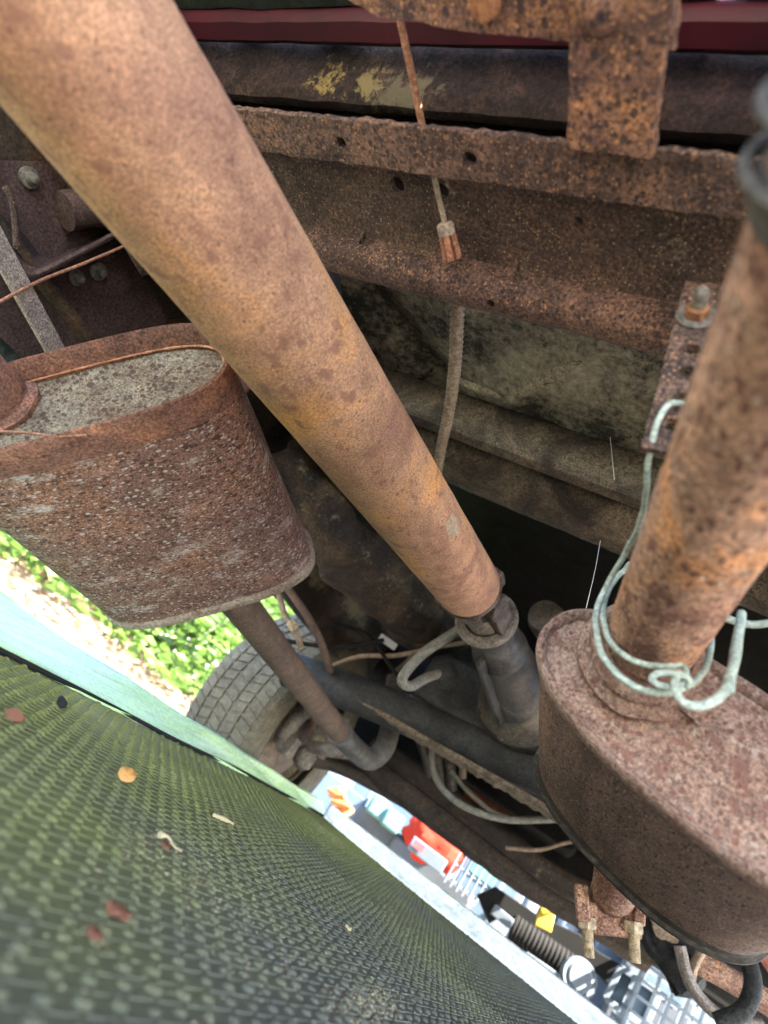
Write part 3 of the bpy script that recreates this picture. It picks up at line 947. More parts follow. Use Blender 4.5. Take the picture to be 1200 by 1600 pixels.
# grey breather hose with grommet
hs = part('breather_hose', tube([at(735, 972, Y=1.0), at(705, 992, Y=1.0), at(665, 1018, Y=1.0), at(638, 1045, Y=1.0), at(628, 1064, Y=1.01), at(642, 1072, Y=1.03), at(665, 1060, Y=1.06), at(692, 1050, Y=1.1)], .0088, 16), 'hose_grey', label='grey rubber hose bent in a hook')
gc = at(692, 1050, Y=1.09)
part('grommet', join(*[lathe(gc + np.array([0, .006 * k, 0]), (.25, -1, .05), [(0, .006), (.001, r), (.005, r), (.006, .006)], 28) for k, r in ((0, .016), (1.6, .023), (3, .026))]), 'tube_black', hs)

# ------------------------------------------------------------------ parking brake cable
pb = part('brake_cable', tube([at(616, -10, Z=.39), at(640, 100, Z=.385), at(662, 208, Z=.375)], .0026, 10), 'cable_rust', label='thin rusty brake cable with crimped end and coiled sheath')
part('bare_strand', tube([at(662, 208, Z=.375), at(676, 266, Z=.342), at(686, 310, Z=.338), at(696, 352, Z=.335)], .0020, 10), 'cable_grey', pb)
ec0, ec1 = at(695, 349, Z=.335), at(706, 402, Z=.329)
ea = unit(ec1 - ec0)
part('crimp_collar', lathe(ec0, ea, [(-.001, .0036), (0, .0056), (.002, .0062), (.007, .0063), (.008, .0056)], 24), 'pale_bead', pb)
eu, ev, _ = frame_of(ea)
for q in np.linspace(0, 2 * np.pi, 6, endpoint=False):
    d = eu * math.cos(q) + ev * math.sin(q)
    part('crimp_finger', bar(ec0 + ea * .008 + d * .0052, ec0 + ea * .025 + d * .0064, .0046, .0012, d), 'cable_rust', pb)


def coil_sheath(pts, r, wire, parent, mat='spring'):
    P = smooth_path(pts, 10)
    L = np.concatenate([[0], np.cumsum(np.linalg.norm(np.diff(P, axis=0), axis=1))])
    n = int(L[-1] / (wire * 1.25))
    S = np.linspace(0, L[-1], n * 4)
    Q = np.stack([np.interp(S, L, P[:, i]) for i in range(3)], 1)
    rr = r + wire * .26 * np.cos(np.arange(len(S)) * np.pi / 2)
    T = np.gradient(Q, axis=0)
    u, v, _ = frame_of(T[0])
    V, F = [], []
    m = 14
    for i in range(len(Q)):
        t = unit(T[i]); u = unit(u - t * (u @ t)); v = np.cross(t, u)
        for k in range(m):
            q = 2 * np.pi * k / m
            ph = rr[i] if True else r
            V.append(Q[i] + (u * math.cos(q) + v * math.sin(q)) * ph + t * wire * .3 * math.sin(q))
    for i in range(len(Q) - 1):
        for k in range(m):
            l = (k + 1) % m
            F.append([i * m + k, i * m + l, (i + 1) * m + l, (i + 1) * m + k])
    return part('coiled_sheath', (np.array(V), F), mat, parent, sharp=80)


coil_sheath([at(715, 440, Z=.40), at(714, 500, Z=.40), at(710, 580, Z=.405), at(700, 650, Z=.41), at(686, 720, Z=.415), at(668, 850, Z=.42)], .0060, .0062, pb)
coil_sheath([at(668, 860, Z=.42), at(662, 930, Z=.36), at(658, 975, Z=.34), at(655, 1002, Z=.33)], .0072, .0066, pb)
part('cable_end', tube([at(655, 1002, Z=.33), at(640, 1030, Z=.30), at(618, 1048, Z=.29)], .006, 10), 'hose_tan', pb)
part('torn_clip', bar(at(684, 728, Z=.43), at(712, 708, Z=.43), .005, .002), 'ledge', pb)

# ------------------------------------------------------------------ front beam, lower beam, wheel, suspension
p0, p1 = at(452, 1046, Y=1.30), at(880, 1222, Y=1.30)
part('front_beam', tube([p0, p0 * .66 + p1 * .34 + np.array([0, 0, .006]), p0 * .33 + p1 * .67 + np.array([0, 0, .004]), p1, p1 * 1.6 - p0 * .6], .041, 28), 'tube_black', label='thick matt black cross tube')
lp = [at(470, 1044, Y=1.275), at(560, 1092, Y=1.275), at(650, 1146, Y=1.275), at(750, 1202, Y=1.275), at(860, 1265, Y=1.275), at(960, 1320, Y=1.275)]
V, F = [], []
P = smooth_path(lp, 16)
for i, p in enumerate(P):
    j = .004 * mnoise.noise(Vector((i * .7, 0, 0))) + .003 * mnoise.noise(Vector((i * 2.1, 4, 0)))
    V += [p + np.array([0, -.012, -.006 + j]), p + np.array([0, .02, -.012 + j]), p + np.array([0, .022, .006]), p + np.array([0, -.010, .004])]
F = [[i * 4 + k, i * 4 + (k + 1) % 4, (i + 1) * 4 + (k + 1) % 4, (i + 1) * 4 + k] for i in range(len(P) - 1) for k in range(4)] + [[0, 1, 2, 3], [len(V) - 4 + k for k in (3, 2, 1, 0)]]
part('beam_flange', (np.array(V), F), 'dirty_lip', label='dirt-caked lip along the cross tube')
# lower engine beam that meets the bright background
lo = [at(520, 1178, Y=1.7), at(600, 1240, Y=1.7), at(700, 1316, Y=1.7), at(800, 1388, Y=1.7), at(905, 1452, Y=1.7), at(1010, 1520, Y=1.7)]
hi = [at(560, 1150, Y=1.7), at(640, 1205, Y=1.7), at(740, 1272, Y=1.7), at(840, 1335, Y=1.7), at(940, 1400, Y=1.7), at(1040, 1465, Y=1.7)]
A, B = smooth_path(lo, 10), smooth_path(hi, 10)
V, F = [], []
for i in range(len(A)):
    j = np.array([0, 0, .004 * mnoise.noise(Vector((i * .5, 2, 0)))])
    m_ = (A[i] + B[i]) / 2
    V += [A[i] + j, A[i] + np.array([0, -.025, .014]) + j, m_ + np.array([0, -.034, 0]), B[i] + np.array([0, -.022, -.008]), B[i], B[i] + np.array([0, .06, 0]), A[i] + np.array([0, .06, 0]) + j]
n = 7
F = [[i * n + k, i * n + (k + 1) % n, (i + 1) * n + (k + 1) % n, (i + 1) * n + k] for i in range(len(A) - 1) for k in range(n)] + [list(range(n)), [len(V) - n + k for k in range(n)][::-1]]
part('lower_beam', (np.array(V), F), rust('brown_black_beam', [(.3, (.02, .016, .013)), (.6, (.05, .037, .028)), (.8, (.12, .075, .048))], 18, 200, .8, bump=.7, bdist=.002), label='low brown-black front beam against the bright clutter')
part('beam_pipe', tube([at(585, 1165, Y=1.69), at(660, 1215, Y=1.64), at(760, 1290, Y=1.63), at(870, 1372, Y=1.62), at(935, 1405, Y=1.6)], .026, 16), 'rail', label='brown tube lying along the low beam')
# stuff between the beams: bars, rusty plate, blue tray, wires
for k, (xa, ya, xb, yb, w) in enumerate([(640, 1120, 672, 1215, .012), (664, 1130, 690, 1225, .016), (690, 1150, 706, 1235, .014), (716, 1160, 722, 1215, .010)]):
    part('engine_bar', tube([at(xa, ya, Y=1.62), at((xa + xb) / 2 + 4, (ya + yb) / 2, Y=1.6), at(xb, yb, Y=1.62)], w, 12), 'hose_tan' if k == 3 else 'trans')
plate('rusty_shield', [tuple(at(x, y, Y=1.8)[[0, 2]]) for x, y in ((728, 1190), (775, 1205), (815, 1285), (765, 1285), (725, 1250))], [], (0, 1.8, 0), (1, 0, 0), (0, 0, 1), .004, rust('red_brown_shield', [(.3, (.10, .025, .012)), (.7, (.22, .065, .03))], 20, 160, .5), truck, label='red-brown heat shield')
plate('blue_tray', [tuple(at(x, y, Y=1.85)[[0, 2]]) for x, y in ((790, 1245), (860, 1262), (900, 1310), (835, 1290), (795, 1268))], [], (0, 1.85, 0), (1, 0, 0), (0, 0, 1), .01, M['blue_paint'], truck, label='blue metal tray in the engine bay')
part('white_edge', tube([at(798, 1268, Y=1.82), at(845, 1292, Y=1.82), at(868, 1308, Y=1.82), at(905, 1302, Y=1.82)], .007, 8), 'white_trim', label='white strip below the blue tray')
part('wiring', tube([at(680, 1140, Y=1.5), at(674, 1190, Y=1.5), at(690, 1230, Y=1.5), at(730, 1262, Y=1.5), at(790, 1280, Y=1.5), at(860, 1280, Y=1.5), at(930, 1275, Y=1.5)], .0075, 12), 'hose_grey', label='grey-green hose looping below the cross tube')
part('wiring', tube([at(705, 1205, Y=1.52), at(730, 1235, Y=1.52), at(770, 1268, Y=1.52), at(815, 1284, Y=1.52)], .005, 10), 'hose_grey')
part('wiring', tube([at(790, 1325, Y=1.55), at(840, 1328, Y=1.55), at(880, 1318, Y=1.55), at(915, 1310, Y=1.55)], .004, 8), 'hose_tan')
part('wiring', tube([at(640, 1085, Y=1.2), at(585, 1005, Y=1.2), at(560, 985, Y=1.2), at(520, 975, Y=1.2)], .004, 8), 'black')
part('wiring', tube([at(505, 1046, Y=1.34), at(560, 1026, Y=1.25), at(620, 1024, Y=1.2), at(690, 1010, Y=1.2), at(735, 1003, Y=1.2)], .005, 8), 'hose_tan')
# brake lines beside the rail
bl = part('brake_line', tube([at(436, 930, Y=.95), at(446, 962, Y=.95), at(462, 985, Y=.95), at(470, 1012, Y=.97)], .0055, 10), 'hose_tan', label='pale brake line with a fitting behind the muffler')
f0, f1 = at(454, 972, Y=.95), at(464, 990, Y=.95)
part('line_fitting', lathe(f0, f1 - f0, [(0, .007), (.003, .009), (.018, .009), (.021, .007)], 6), 'brass', bl)
part('brake_line', tube([at(450, 920, Y=1.0), at(478, 960, Y=1.0), at(500, 1000, Y=1.05), at(512, 1035, Y=1.2), at(522, 1066, Y=1.36)], .008, 10), 'pipe_left')
part('brake_line', tube([at(440, 1000, Y=1.1), at(490, 1008, Y=1.1), at(530, 1012, Y=1.1), at(600, 1000, Y=1.12)], .0045, 8), 'black')
part('gap_light_plate', box(at(606, 1003, Y=1.3), (.045, .004, .016), rotz(.3)), 'white_trim', label='small pale plate standing for daylight through a gap')  # added plate, its pale colour stands for daylight in a gap

# oily hump (floor tunnel side) behind the muffler
part('tunnel_side', long_sheet([(-.65, .44), (-.625, .405), (-.60, .385), (-.575, .372), (-.55, .366), (-.525, .37), (-.50, .385), (-.485, .405), (-.475, .425)], .34, 1.26, 150, .010, 11, 19, slope=-.03), 'tunnel', solid=.003, label='oily tunnel hump with yellowish dirt streak')
# ------------------------------------------------------------------ front wheel
wc = R(-.70, 1.60, .01)
RW, TW = .29, .185
wheel = part('wheel', lathe(wc + np.array([-.02, 0, 0]), (-1, 0, 0), [(0, .165), (.004, .178), (.012, .182), (.014, .168), (.05, .160), (.10, .158), (.15, .168), (.16, .182), (.168, .176)], 64, cap0=False, cap1=False), 'rim', label='brown steel wheel rim seen from inside')
tp = [(.004, .182), (-.004, .190), (-.012, .215), (-.014, .240), (-.008, .262), (.006, .275), (.02, .282), (.05, .2835), (.0925, .284), (.135, .2835), (.165, .282), (.179, .275), (.193, .262), (.199, .240), (.197, .215), (.189, .190), (.181, .182)]
tyre_parts = [lathe(wc, (-1, 0, 0), tp, 96, cap0=False, cap1=False)]
NB = 70
for ri, (c, wd, ph) in enumerate([(.022, .030, 0), (.056, .028, .5), (.0925, .030, .2), (.129, .028, .7), (.163, .030, .35)]):
    for k in range(NB):
        a0 = 2 * np.pi * (k + ph) / NB
        a1 = a0 + 2 * np.pi / NB * .80
        sk = .010 * (1 if ri % 2 else -1)
        V = []
        for r in (.279, .2878):
            for (cc, q) in ((-wd / 2, a0), (wd / 2, a0 + sk / .29), (wd / 2, a1 + sk / .29), (-wd / 2, a1)):
                dr = -.006 if (ri == 0 and cc < 0) or (ri == 4 and cc > 0) else 0
                V.append(wc + np.array([-(c + cc), math.cos(q) * (r + dr), math.sin(q) * (r + dr)]))
        tyre_parts.append((np.array(V), [[4, 5, 6, 7], [0, 1, 5, 4], [1, 2, 6, 5], [2, 3, 7, 6], [3, 0, 4, 7]]))
for k in range(NB):      # shoulder lugs running down the inner sidewall
    a0 = 2 * np.pi * (k + .1) / NB
    a1 = a0 + 2 * np.pi / NB * .72
    V = []
    for (x, r) in ((.010, .2815), (-.0065, .268), (-.0125, .250), (-.010, .250), (.0, .262), (.012, .276)):
        for q in (a0, a1):
            V.append(wc + np.array([-x, math.cos(q) * r, math.sin(q) * r]))
    tyre_parts.append((np.array(V), [[0, 1, 3, 2], [2, 3, 5, 4], [0, 2, 8, 10], [2, 4, 6, 8], [1, 11, 9, 3], [3, 9, 7, 5]]))
part('tyre', join(*tyre_parts), 'tyre', wheel, label='dusty tyre with blocky tread', sharp=30)
part('brake_drum', lathe(wc + np.array([-.13, 0, 0]), (1, 0, 0), [(0, .13), (.05, .13), (.075, .125), (.08, .10), (.085, .06), (.11, .05), (.115, .0)], 48, cap0=False, cap1=False), 'rim', wheel)
part('brake_backplate', lathe(wc + np.array([-.045, 0, 0]), (1, 0, 0), [(0, .137), (.004, .138), (.008, .11), (.018, .095), (.02, .055), (.034, .05), (.036, .01)], 48), 'rim', wheel)
cal = part('brake_caliper', join(tube([wc + np.array([.0, -.03 + .09 * math.cos(q), .09 * math.sin(q)]) for q in np.linspace(1.9, 3.6, 7)], .019, 14, 4), box(wc + np.array([.02, -.11, -.03]), (.04, .035, .05))), 'brake', wheel, bev=.004)
# suspension pieces between hub and beam
part('lower_arm', tube([wc + np.array([.03, .0, -.03]), wc + np.array([.14, .08, .01]), wc + np.array([.50, .36, .07])], [.022, .018, .02], 14), 'rail', label='dirty lower suspension arm')
part('ball_joint', lathe(wc + np.array([.04, -.02, -.06]), (0, -.2, 1), [(0, .012), (.01, .026), (.04, .028), (.055, .018), (.08, .014)], 20), 'brake')
part('steering_knuckle', join(box(wc + np.array([.05, -.02, .05]), (.05, .06, .12)), tube([wc + np.array([.05, -.05, .0]), wc + np.array([.12, -.10, .02]), wc + np.array([.18, -.06, .06])], .017, 12)), 'brake', bev=.008, label='pale steering knuckle beside the bent pipe')
part('arm_bolt', hexbolt(wc + np.array([.06, -.06, .02]), (.3, -1, 0), .010, .01, .015), 'brass')

# ------------------------------------------------------------------ oval mufflers
def oval(c, u, v, a, b, n, N, s=1.0):
    t = np.linspace(0, 2 * np.pi, N, endpoint=False)
    ct, st_ = np.cos(t), np.sin(t)
    X = a * s * np.sign(ct) * np.abs(ct) ** (2 / n)
    Y = (b + a * (s - 1)) * np.sign(st_) * np.abs(st_) ** (2 / n)
    return np.asarray(c) + np.outer(X, u) + np.outer(Y, v)


def oval_loft(c, w, u, v, a, b, n, prof, N=96, cap0=False, cap1=False, wob=0.0, seed=0):
    """rings of (distance along axis, outline scale)"""
    V, F = [], []
    for (t, s) in prof:
        P = oval(c + w * t, u, v, a, b, n, N, s)
        if wob:
            for i in range(N):
                d = unit(P[i] - (c + w * t))
                P[i] += d * wob * mnoise.noise(Vector((P[i] * 14 + seed).tolist()))
        V.append(P)
    for k in range(len(prof) - 1):
        for i in range(N):
            j = (i + 1) % N
            F.append([k * N + i, k * N + j, (k + 1) * N + j, (k + 1) * N + i])
    if cap0: F.append(list(range(N))[::-1])
    if cap1: F.append([(len(prof) - 1) * N + i for i in range(N)])
    return np.concatenate(V), F


def oval_disc(c, w, u, v, a, b, n, s, dome, N=96, rings=14, wob=0.0):
    V, F = [], []
    for k in range(rings):
        q = 1 - k / rings
        V.append(oval(c - w * dome * (1 - q ** 3), u, v, a * s * q, (b + a * (s - 1)) * q, n, N))
    V.append(np.array([c - w * dome]))
    V = np.concatenate(V)
    if wob:
        for i in range(len(V)):
            V[i] += w * wob * mnoise.noise(Vector((V[i] * 30).tolist()))
    for k in range(rings - 1):
        for i in range(N):
            j = (i + 1) % N
            F.append([k * N + i, k * N + j, (k + 1) * N + j, (k + 1) * N + i])
    for i in range(N):
        F.append([(rings - 1) * N + i, (rings - 1) * N + (i + 1) % N, len(V) - 1])
    return V, F


def seam_tube(c, u, v, a, b, n, s, r, N=110, wob=.0006):
    P = oval(c, u, v, a, b, n, N, s)
    V, F = [], []
    m = 8
    w = np.cross(u, v)
    for i in range(N):
        t = unit(P[(i + 1) % N] - P[i - 1])
        o = np.cross(t, w)
        rr = r * (.9 + .9 * mnoise.noise(Vector((P[i] * 190).tolist())))
        for k in range(m):
            q = 2 * np.pi * k / m
            V.append(P[i] + o * math.cos(q) * rr + w * math.sin(q) * rr)
    for i in range(N):
        for k in range(m):
            l = (k + 1) % m; j = (i + 1) % N
            F.append([i * m + k, i * m + l, j * m + l, j * m + k])
    return np.array(V), F


# wheel-side exhaust
lc = R(-.4705, .2864, .1055)
lw = unit([-.10115, .99419, -.03677]); lu = unit([.65154, .09412, .75275]); lv = unit(np.cross(lw, lu))
a_, b_, n_, L_ = .13, .0496, 3.2, .3328
exl = empty('exhaust_system', lc + np.array([0, .14, -.1]), 'brown flat muffler with recessed grey speckled end and pipe running to the wheel', 'exhaust', 'exhausts under the truck')
mf = mk('muffler', oval_loft(lc, lw, lu, lv, a_, b_, n_, [(t, 1.0) for t in np.linspace(.024, L_ - .008, 26)], 120, wob=.0012), M['muffler_brown'], exl, label='flat brown muffler shell with pale flaking streaks')
mk('end_rim', oval_loft(lc, lw, lu, lv, a_, b_, n_, [(.030, 1.004), (.029, 1.016), (.010, 1.018), (-.001, 1.014), (-.003, 1.0), (.0, .985), (.020, .955)], 120, wob=.0008), M['muffler_rim'], mf)
mk('end_plate', oval_disc(lc + lw * .020, lw, lu, lv, a_, b_, n_, .958, -.004, 120, wob=.001), M['muffler_grey'], mf, label='grey end plate speckled with rust')
mk('weld_seam', seam_tube(lc + lw * .017, lu, lv, a_, b_, n_, .957, .0011), M['weld'], mf, label='coppery weld line round the end plate')
mk('far_seam', oval_loft(lc, lw, lu, lv, a_, b_, n_, [(L_ - .012, 1.0), (L_ - .009, 1.022), (L_ - .002, 1.030), (L_ + .003, 1.022), (L_ + .004, .99), (L_ - .004, .97)], 120, wob=.0008), M['pale_bead'], mf, label='pale worn crimped seam')
mk('far_plate', oval_disc(lc + lw * (L_ - .004), -lw, lu, lv, a_, b_, n_, .972, .004, 120), M['muffler_brown'], mf)
# stub of a broken pipe on the end plate
sc_ = at(0, 628, Y=.295)
mk('broken_stub', lathe(sc_ + lw * .012, -lw, [(0, .024), (.004, .030), (.010, .031), (.014, .0245), (.05, .0235), (.056, .0215), (.05, .019), (.01, .018)], 36, cap0=False, cap1=False, wob=.004), M['muffler_rim'], exl, label='ragged rusty pipe stub')
pa = unit([-.04624, .99803, -.04242]); PS = 1.18; pp = R(-.380 * PS, -.0133 * PS, .1015 * PS)
y_ = lambda y: pp + pa * ((y - pp[1]) / pa[1])
mk('front_pipe', lathe(y_(.60), pa, [(0, .0195 * PS)] + [(t, .0195 * PS) for t in np.linspace(.05, .71, 16)], 40, wob=.0003), M['pipe_left'], exl, label='straight brown pipe leaving the muffler')
e0 = y_(1.30)
mk('clamp_sleeve', lathe(e0 - pa * .02, pa, [(0, .0225), (.001, .027), (.05, .027), (.051, .0225)], 36, wob=.0006), M['clamp_dark'], exl)
mk('bent_pipe', tube([e0, at(557, 1173, Y=1.37), at(578, 1186, Y=1.42), at(598, 1172, Y=1.44), at(608, 1145, Y=1.46), at(612, 1110, Y=1.5), at(618, 1060, Y=1.52)], .0242, 24), M['clamp_dark'], exl, label='dark elbow bending upward')

# other exhaust
rc = R(.0349, .4112, .1367)
rw = unit([.02502, .99769, -.06323]); ru = unit([.97781, -.03758, -.20607]); rv = unit(np.cross(rw, ru))
a2, b2, n2, L2 = .115, .0471, 2.3, .283
exr = empty('exhaust_system', rc + np.array([0, .14, -.1]), 'pitted oval muffler tied with wire under its mottled pipe', 'exhaust', 'exhausts under the truck')
mr = mk('muffler', oval_loft(rc, rw, ru, rv, a2, b2, n2, [(t, 1.0) for t in np.linspace(.004, L2 - .006, 26)], 130, wob=.001, seed=4), M['muffler2_side'], exr, label='dark streaked side of the oval muffler')
mk('end_rim', oval_loft(rc, rw, ru, rv, a2, b2, n2, [(.014, 1.002), (.010, 1.018), (.002, 1.022), (-.005, 1.014), (-.007, .995), (-.005, .972), (.001, .955)], 130, wob=.0012, seed=2), M['muffler2_plate'], mr)
mk('end_plate', oval_disc(rc + rw * .001, rw, ru, rv, a2, b2, n2, .958, .004, 130, wob=.0016), M['muffler2_plate'], mr, label='pitted pinkish-brown end plate')
mk('far_seam', oval_loft(rc, rw, ru, rv, a2, b2, n2, [(L2 - .018, 1.0), (L2 - .012, 1.015), (L2 - .007, 1.020), (L2 - .004, 1.052), (L2, 1.058), (L2 + .003, 1.05), (L2 + .004, .99)], 130, wob=.0016, seed=3), M['muffler2_seam'], mr, label='black crimped seam')
mk('far_plate', oval_disc(rc + rw * L2, -rw, ru, rv, a2, b2, n2, 1.0, .006, 130), M['muffler2_side'], mr)
ra = unit([-.04455, .99879, -.02067]); rp = R(.0021, .0036, .1718)
yr = lambda y: rp + ra * ((y - rp[1]) / ra[1])
pr_ = mk('inlet_pipe', lathe(yr(-.25), ra, [(t, .0255) for t in np.linspace(0, .64, 60)] + [(.66, .0256)], 64, wob=.0007), M['pipe_right'], exr, label='mottled orange and brown exhaust pipe')
mk('pipe_collar', lathe(yr(.405), -ra, [(-.006, .036), (0, .039), (.006, .0395), (.010, .036), (.013, .033), (.018, .034), (.022, .0325), (.025, .028), (.032, .0275), (.036, .0262)], 56, cap0=False, cap1=False, wob=.0022), M['muffler2_plate'], exr, label='stepped weld collar where the pipe enters')
cl = at(1088, 1105, Y=.395)
mk('collar_tab', bar(at(1072, 1118, Y=.395), at(1118, 1072, Y=.395), .018, .004, (0, -1, .2)), M['muffler2_plate'], exr, bev=.001)
for yy, rr in ((.097, .0268), (.070, .0272)):
    mk('clamp_ring', lathe(yr(yy), ra, [(-.007, .0258), (-.006, rr), (-.002, rr + .001), (.004, rr), (.006, .0258)], 56, cap0=False, cap1=False, wob=.0004), M['clamp_dark'], exr)
uu_, vv_, ww_ = frame_of(ra)
for yy, rr in ((.092, .0300), (.078, .0305)):
    mk('ring_wire', tube([yr(yy) + (uu_ * math.cos(q) + vv_ * math.sin(q)) * rr + ra * .003 * math.sin(q) for q in np.linspace(0, 2 * np.pi, 30)], .0018, 8, 2), M['clamp_dark'], exr)
# outlet, flange and studs at the far end
mk('outlet_pipe', tube([rc + rw * (L2 - .01) - ru * .02, rc + rw * (L2 + .03) - ru * .02, at(964, 1372, Y=.78), at(957, 1398, Y=.83), at(953, 1418, Y=.88)], .0235, 24), M['pipe_right'], exr)
fc = at(955, 1412, Y=.83)
fl = mk('outlet_flange', join(bar(at(907, 1382, Y=.82), at(912, 1440, Y=.82), .014, .03, (0, 1, 0)), bar(at(906, 1432, Y=.825), at(1000, 1442, Y=.825), .03, .012, (0, 1, 0)), bar(at(1000, 1400, Y=.83), at(996, 1446, Y=.83), .012, .03, (0, 1, 0))), M['pipe_right'], exr, bev=.002, label='rusty flange with two hanging studs')
for (px, py) in ((917, 1433), (989, 1440)):
    h0 = at(px, py, Y=.82)
    d0 = at(px + 2, py + 40, Y=.82) - h0
    mk('stud', hexbolt(h0, d0, .0105, .011, 0, .024), M['brass'], fl)

# perforated hanger strap with bolt
YS = .25
so = at(1086, 500, Y=YS)
s_dn = unit(at(1036, 706, Y=YS) - so); s_rt = unit(at(1120, 500, Y=YS) - at(1060, 494, Y=YS)); s_rt = unit(s_rt - s_dn * (s_rt @ s_dn))
L = np.linalg.norm(at(1036, 706, Y=YS) - so)
hl = []
for (px, py) in ((1080, 549), (1073, 585), (1063, 626), (1052, 668)):
    d = at(px, py, Y=YS) - so
    hl.append((d @ s_rt, d @ s_dn, .0046))
hstrap = plate('perforated_strap', [(-.0095, -.03), (.012, -.03), (.012, L), (-.0095, L)], hl, so, s_rt, s_dn, .0025, M['cross'], truck, rough_edge=.0005, label='perforated steel hanger strap')
s_n = np.array([0, -1.0, 0])
part('hanger_nut', hexbolt(so + s_n * .004, s_n, .0064, .0058), 'bolt_rust', hstrap)
part('hanger_stud', lathe(so + s_n * .009, s_n, [q for k in range(8) for q in ((k * .0013, .0036), (k * .0013 + .0006, .0040))] + [(.0112, .003)], 20), 'bolt_grey', hstrap)
part('washer', lathe(so + s_n * .0014, s_n, [(0, .004), (0, .0105), (.002, .0105), (.0026, .004)], 32), 'bolt_grey', hstrap)

# ------------------------------------------------------------------ tie wire on the exhaust
def pw(px, py, y): return at(px, py, Y=y)


def wire_tube(wp, r, n=10):
    P = smooth_path(wp, 10)
    P = np.array([q + np.array([mnoise.noise(Vector((q * 75 + k * 7.0).tolist())) for k in range(3)]) * .0007 for q in P])
    return tube(P, r, n, 3)


wire = empty('tie_wire', yr(.36) + np.array([0, 0, -.05]), 'pale green galvanised wire looped round the exhaust pipe and hooked in the strap', 'wire')
wp = [pw(1072, 640, .262), pw(1064, 630, .248), pw(1046, 632, .241), pw(1026, 662, .243), pw(1014, 712, .255), pw(1010, 765, .275), pw(1002, 812, .30), pw(975, 868, .335), pw(946, 918, .36), pw(932, 960, .36), pw(934, 1000, .352), pw(950, 1038, .345), pw(985, 1068, .34), pw(1020, 1081, .34), pw(1056, 1080, .345), pw(1092, 1058, .36), pw(1108, 1028, .375), pw(1110, 990, .385)]
mk('wire_strand', wire_tube(wp, [.0014, .0015, .0019, .0020, .0020], 10), M['wire'], wire, label='outer wire loop rising to the strap')
wp = [pw(985, 880, .40), pw(955, 915, .38), pw(943, 955, .362), pw(948, 990, .35), pw(970, 1020, .343), pw(1005, 1036, .34), pw(1045, 1039, .34), pw(1066, 1040, .342), pw(1072, 1056, .338), pw(1058, 1073, .333), pw(1032, 1072, .33), pw(1018, 1062, .328), pw(1030, 1052, .328), pw(1056, 1052, .329), pw(1076, 1060, .332), pw(1074, 1074, .336)]
mk('wire_strand', wire_tube(wp, .0018, 10), M['wire'], wire, label='inner wire loop ending in a twist')
wp = [pw(1062, 1050, .336), pw(1054, 1072, .326), pw(1066, 1096, .322), pw(1094, 1104, .322), pw(1124, 1090, .325), pw(1140, 1060, .33), pw(1150, 1015, .338), pw(1157, 968, .345), pw(1158, 961, .350), pw(1154, 990, .352), pw(1148, 1040, .35), pw(1140, 1082, .345)]
mk('wire_strand', wire_tube(wp, [.0018, .0023, .0025, .0025, .0020], 10), M['wire'], wire, label='wire hook hanging from the twist')
wp = [pw(1095, 955, .42), pw(1130, 966, .40), pw(1165, 974, .40), pw(1215, 972, .40), pw(1300, 960, .41)]
mk('wire_strand', wire_tube(wp, .0024, 10), M['wire'], wire)

# ------------------------------------------------------------------ chassis details beside the rail (upper left of the view)
def X7(px, py, X=-.712): return at(px, py, X=X)


sd = plate('side_plate', [tuple((X7(x, y) - R(-.712, 0, 0))[[1, 2]]) for x, y in ((-60, 250), (120, 255), (270, 520), (330, 640), (120, 640), (-60, 470))], [], R(-.709, 0, 0), (0, 1, 0), (0, 0, 1), .004, M['plum_plate'], truck, label='plum-brown plate bolted to the frame rail')
for (px, py, r) in ((122, 435, .0048), (156, 425, .0055), (48, 278, .0055)):
    c = X7(px, py, -.70)
    part('plate_bolt', lathe(c - np.array([.004, 0, 0]), (1, 0, 0), [(0, r * 1.9), (.003, r * 1.8), (.004, r * 1.1), (.009, r), (.013, r * .8), (.0145, r * .4)], 24), 'bolt_grey', sd)
# folded bracket with lip
fb = [X7(-10, 372, -.66), X7(25, 418, -.655), X7(42, 430, -.65), X7(60, 428, -.65), X7(120, 398, -.655), X7(200, 355, -.66)]
part('folded_bracket', tube(fb, .0045, 10, flat=.7), 'plum_plate', label='bent bracket lip')
V, F = [], []
Pq = smooth_path(fb, 8)
for i, p in enumerate(Pq):
    for s in np.linspace(0, 1, 5):
        V.append(p + np.array([-.05 * s, .02 * s, .045 * s - .02 * math.sin(s * 3)]))
for i in range(len(Pq) - 1):
    for k in range(4):
        F.append([i * 5 + k, i * 5 + k + 1, (i + 1) * 5 + k + 1, (i + 1) * 5 + k])
part('bracket_trough', (np.array(V), F), 'plum_plate', solid=.003)
part('slotted_hook', tube([X7(8, 292, -.67), X7(18, 310, -.67), X7(24, 350, -.67), X7(26, 388, -.67)], .0032, 10), 'cross')
part('rail_rib', tube([X7(100, 330, -.69), X7(150, 325, -.69), X7(240, 345, -.69)], .02, 14), 'plum_plate')
V, F = long_sheet([(-.640, .33), (-.66, .30), (-.690, .315), (-.70, .36)], -.3, .36, 50, .003, 2, 22)
part('rail_edge_strip', (V, F), 'sill_ridge', solid=.003, label='dusty edge of the frame rail')
V, F = sheet([(.44, .20), (.45, .24), (.452, .32), (.50, .40)], -.71, -.50, 30, .002, 3)
part('red_brown_gusset', (V, F), rust('dark_red_gusset', [(.3, (.022, .010, .009)), (.7, (.07, .026, .02))], 14, 200, .6), solid=.003, label='dark red-brown gusset behind the driveshaft')
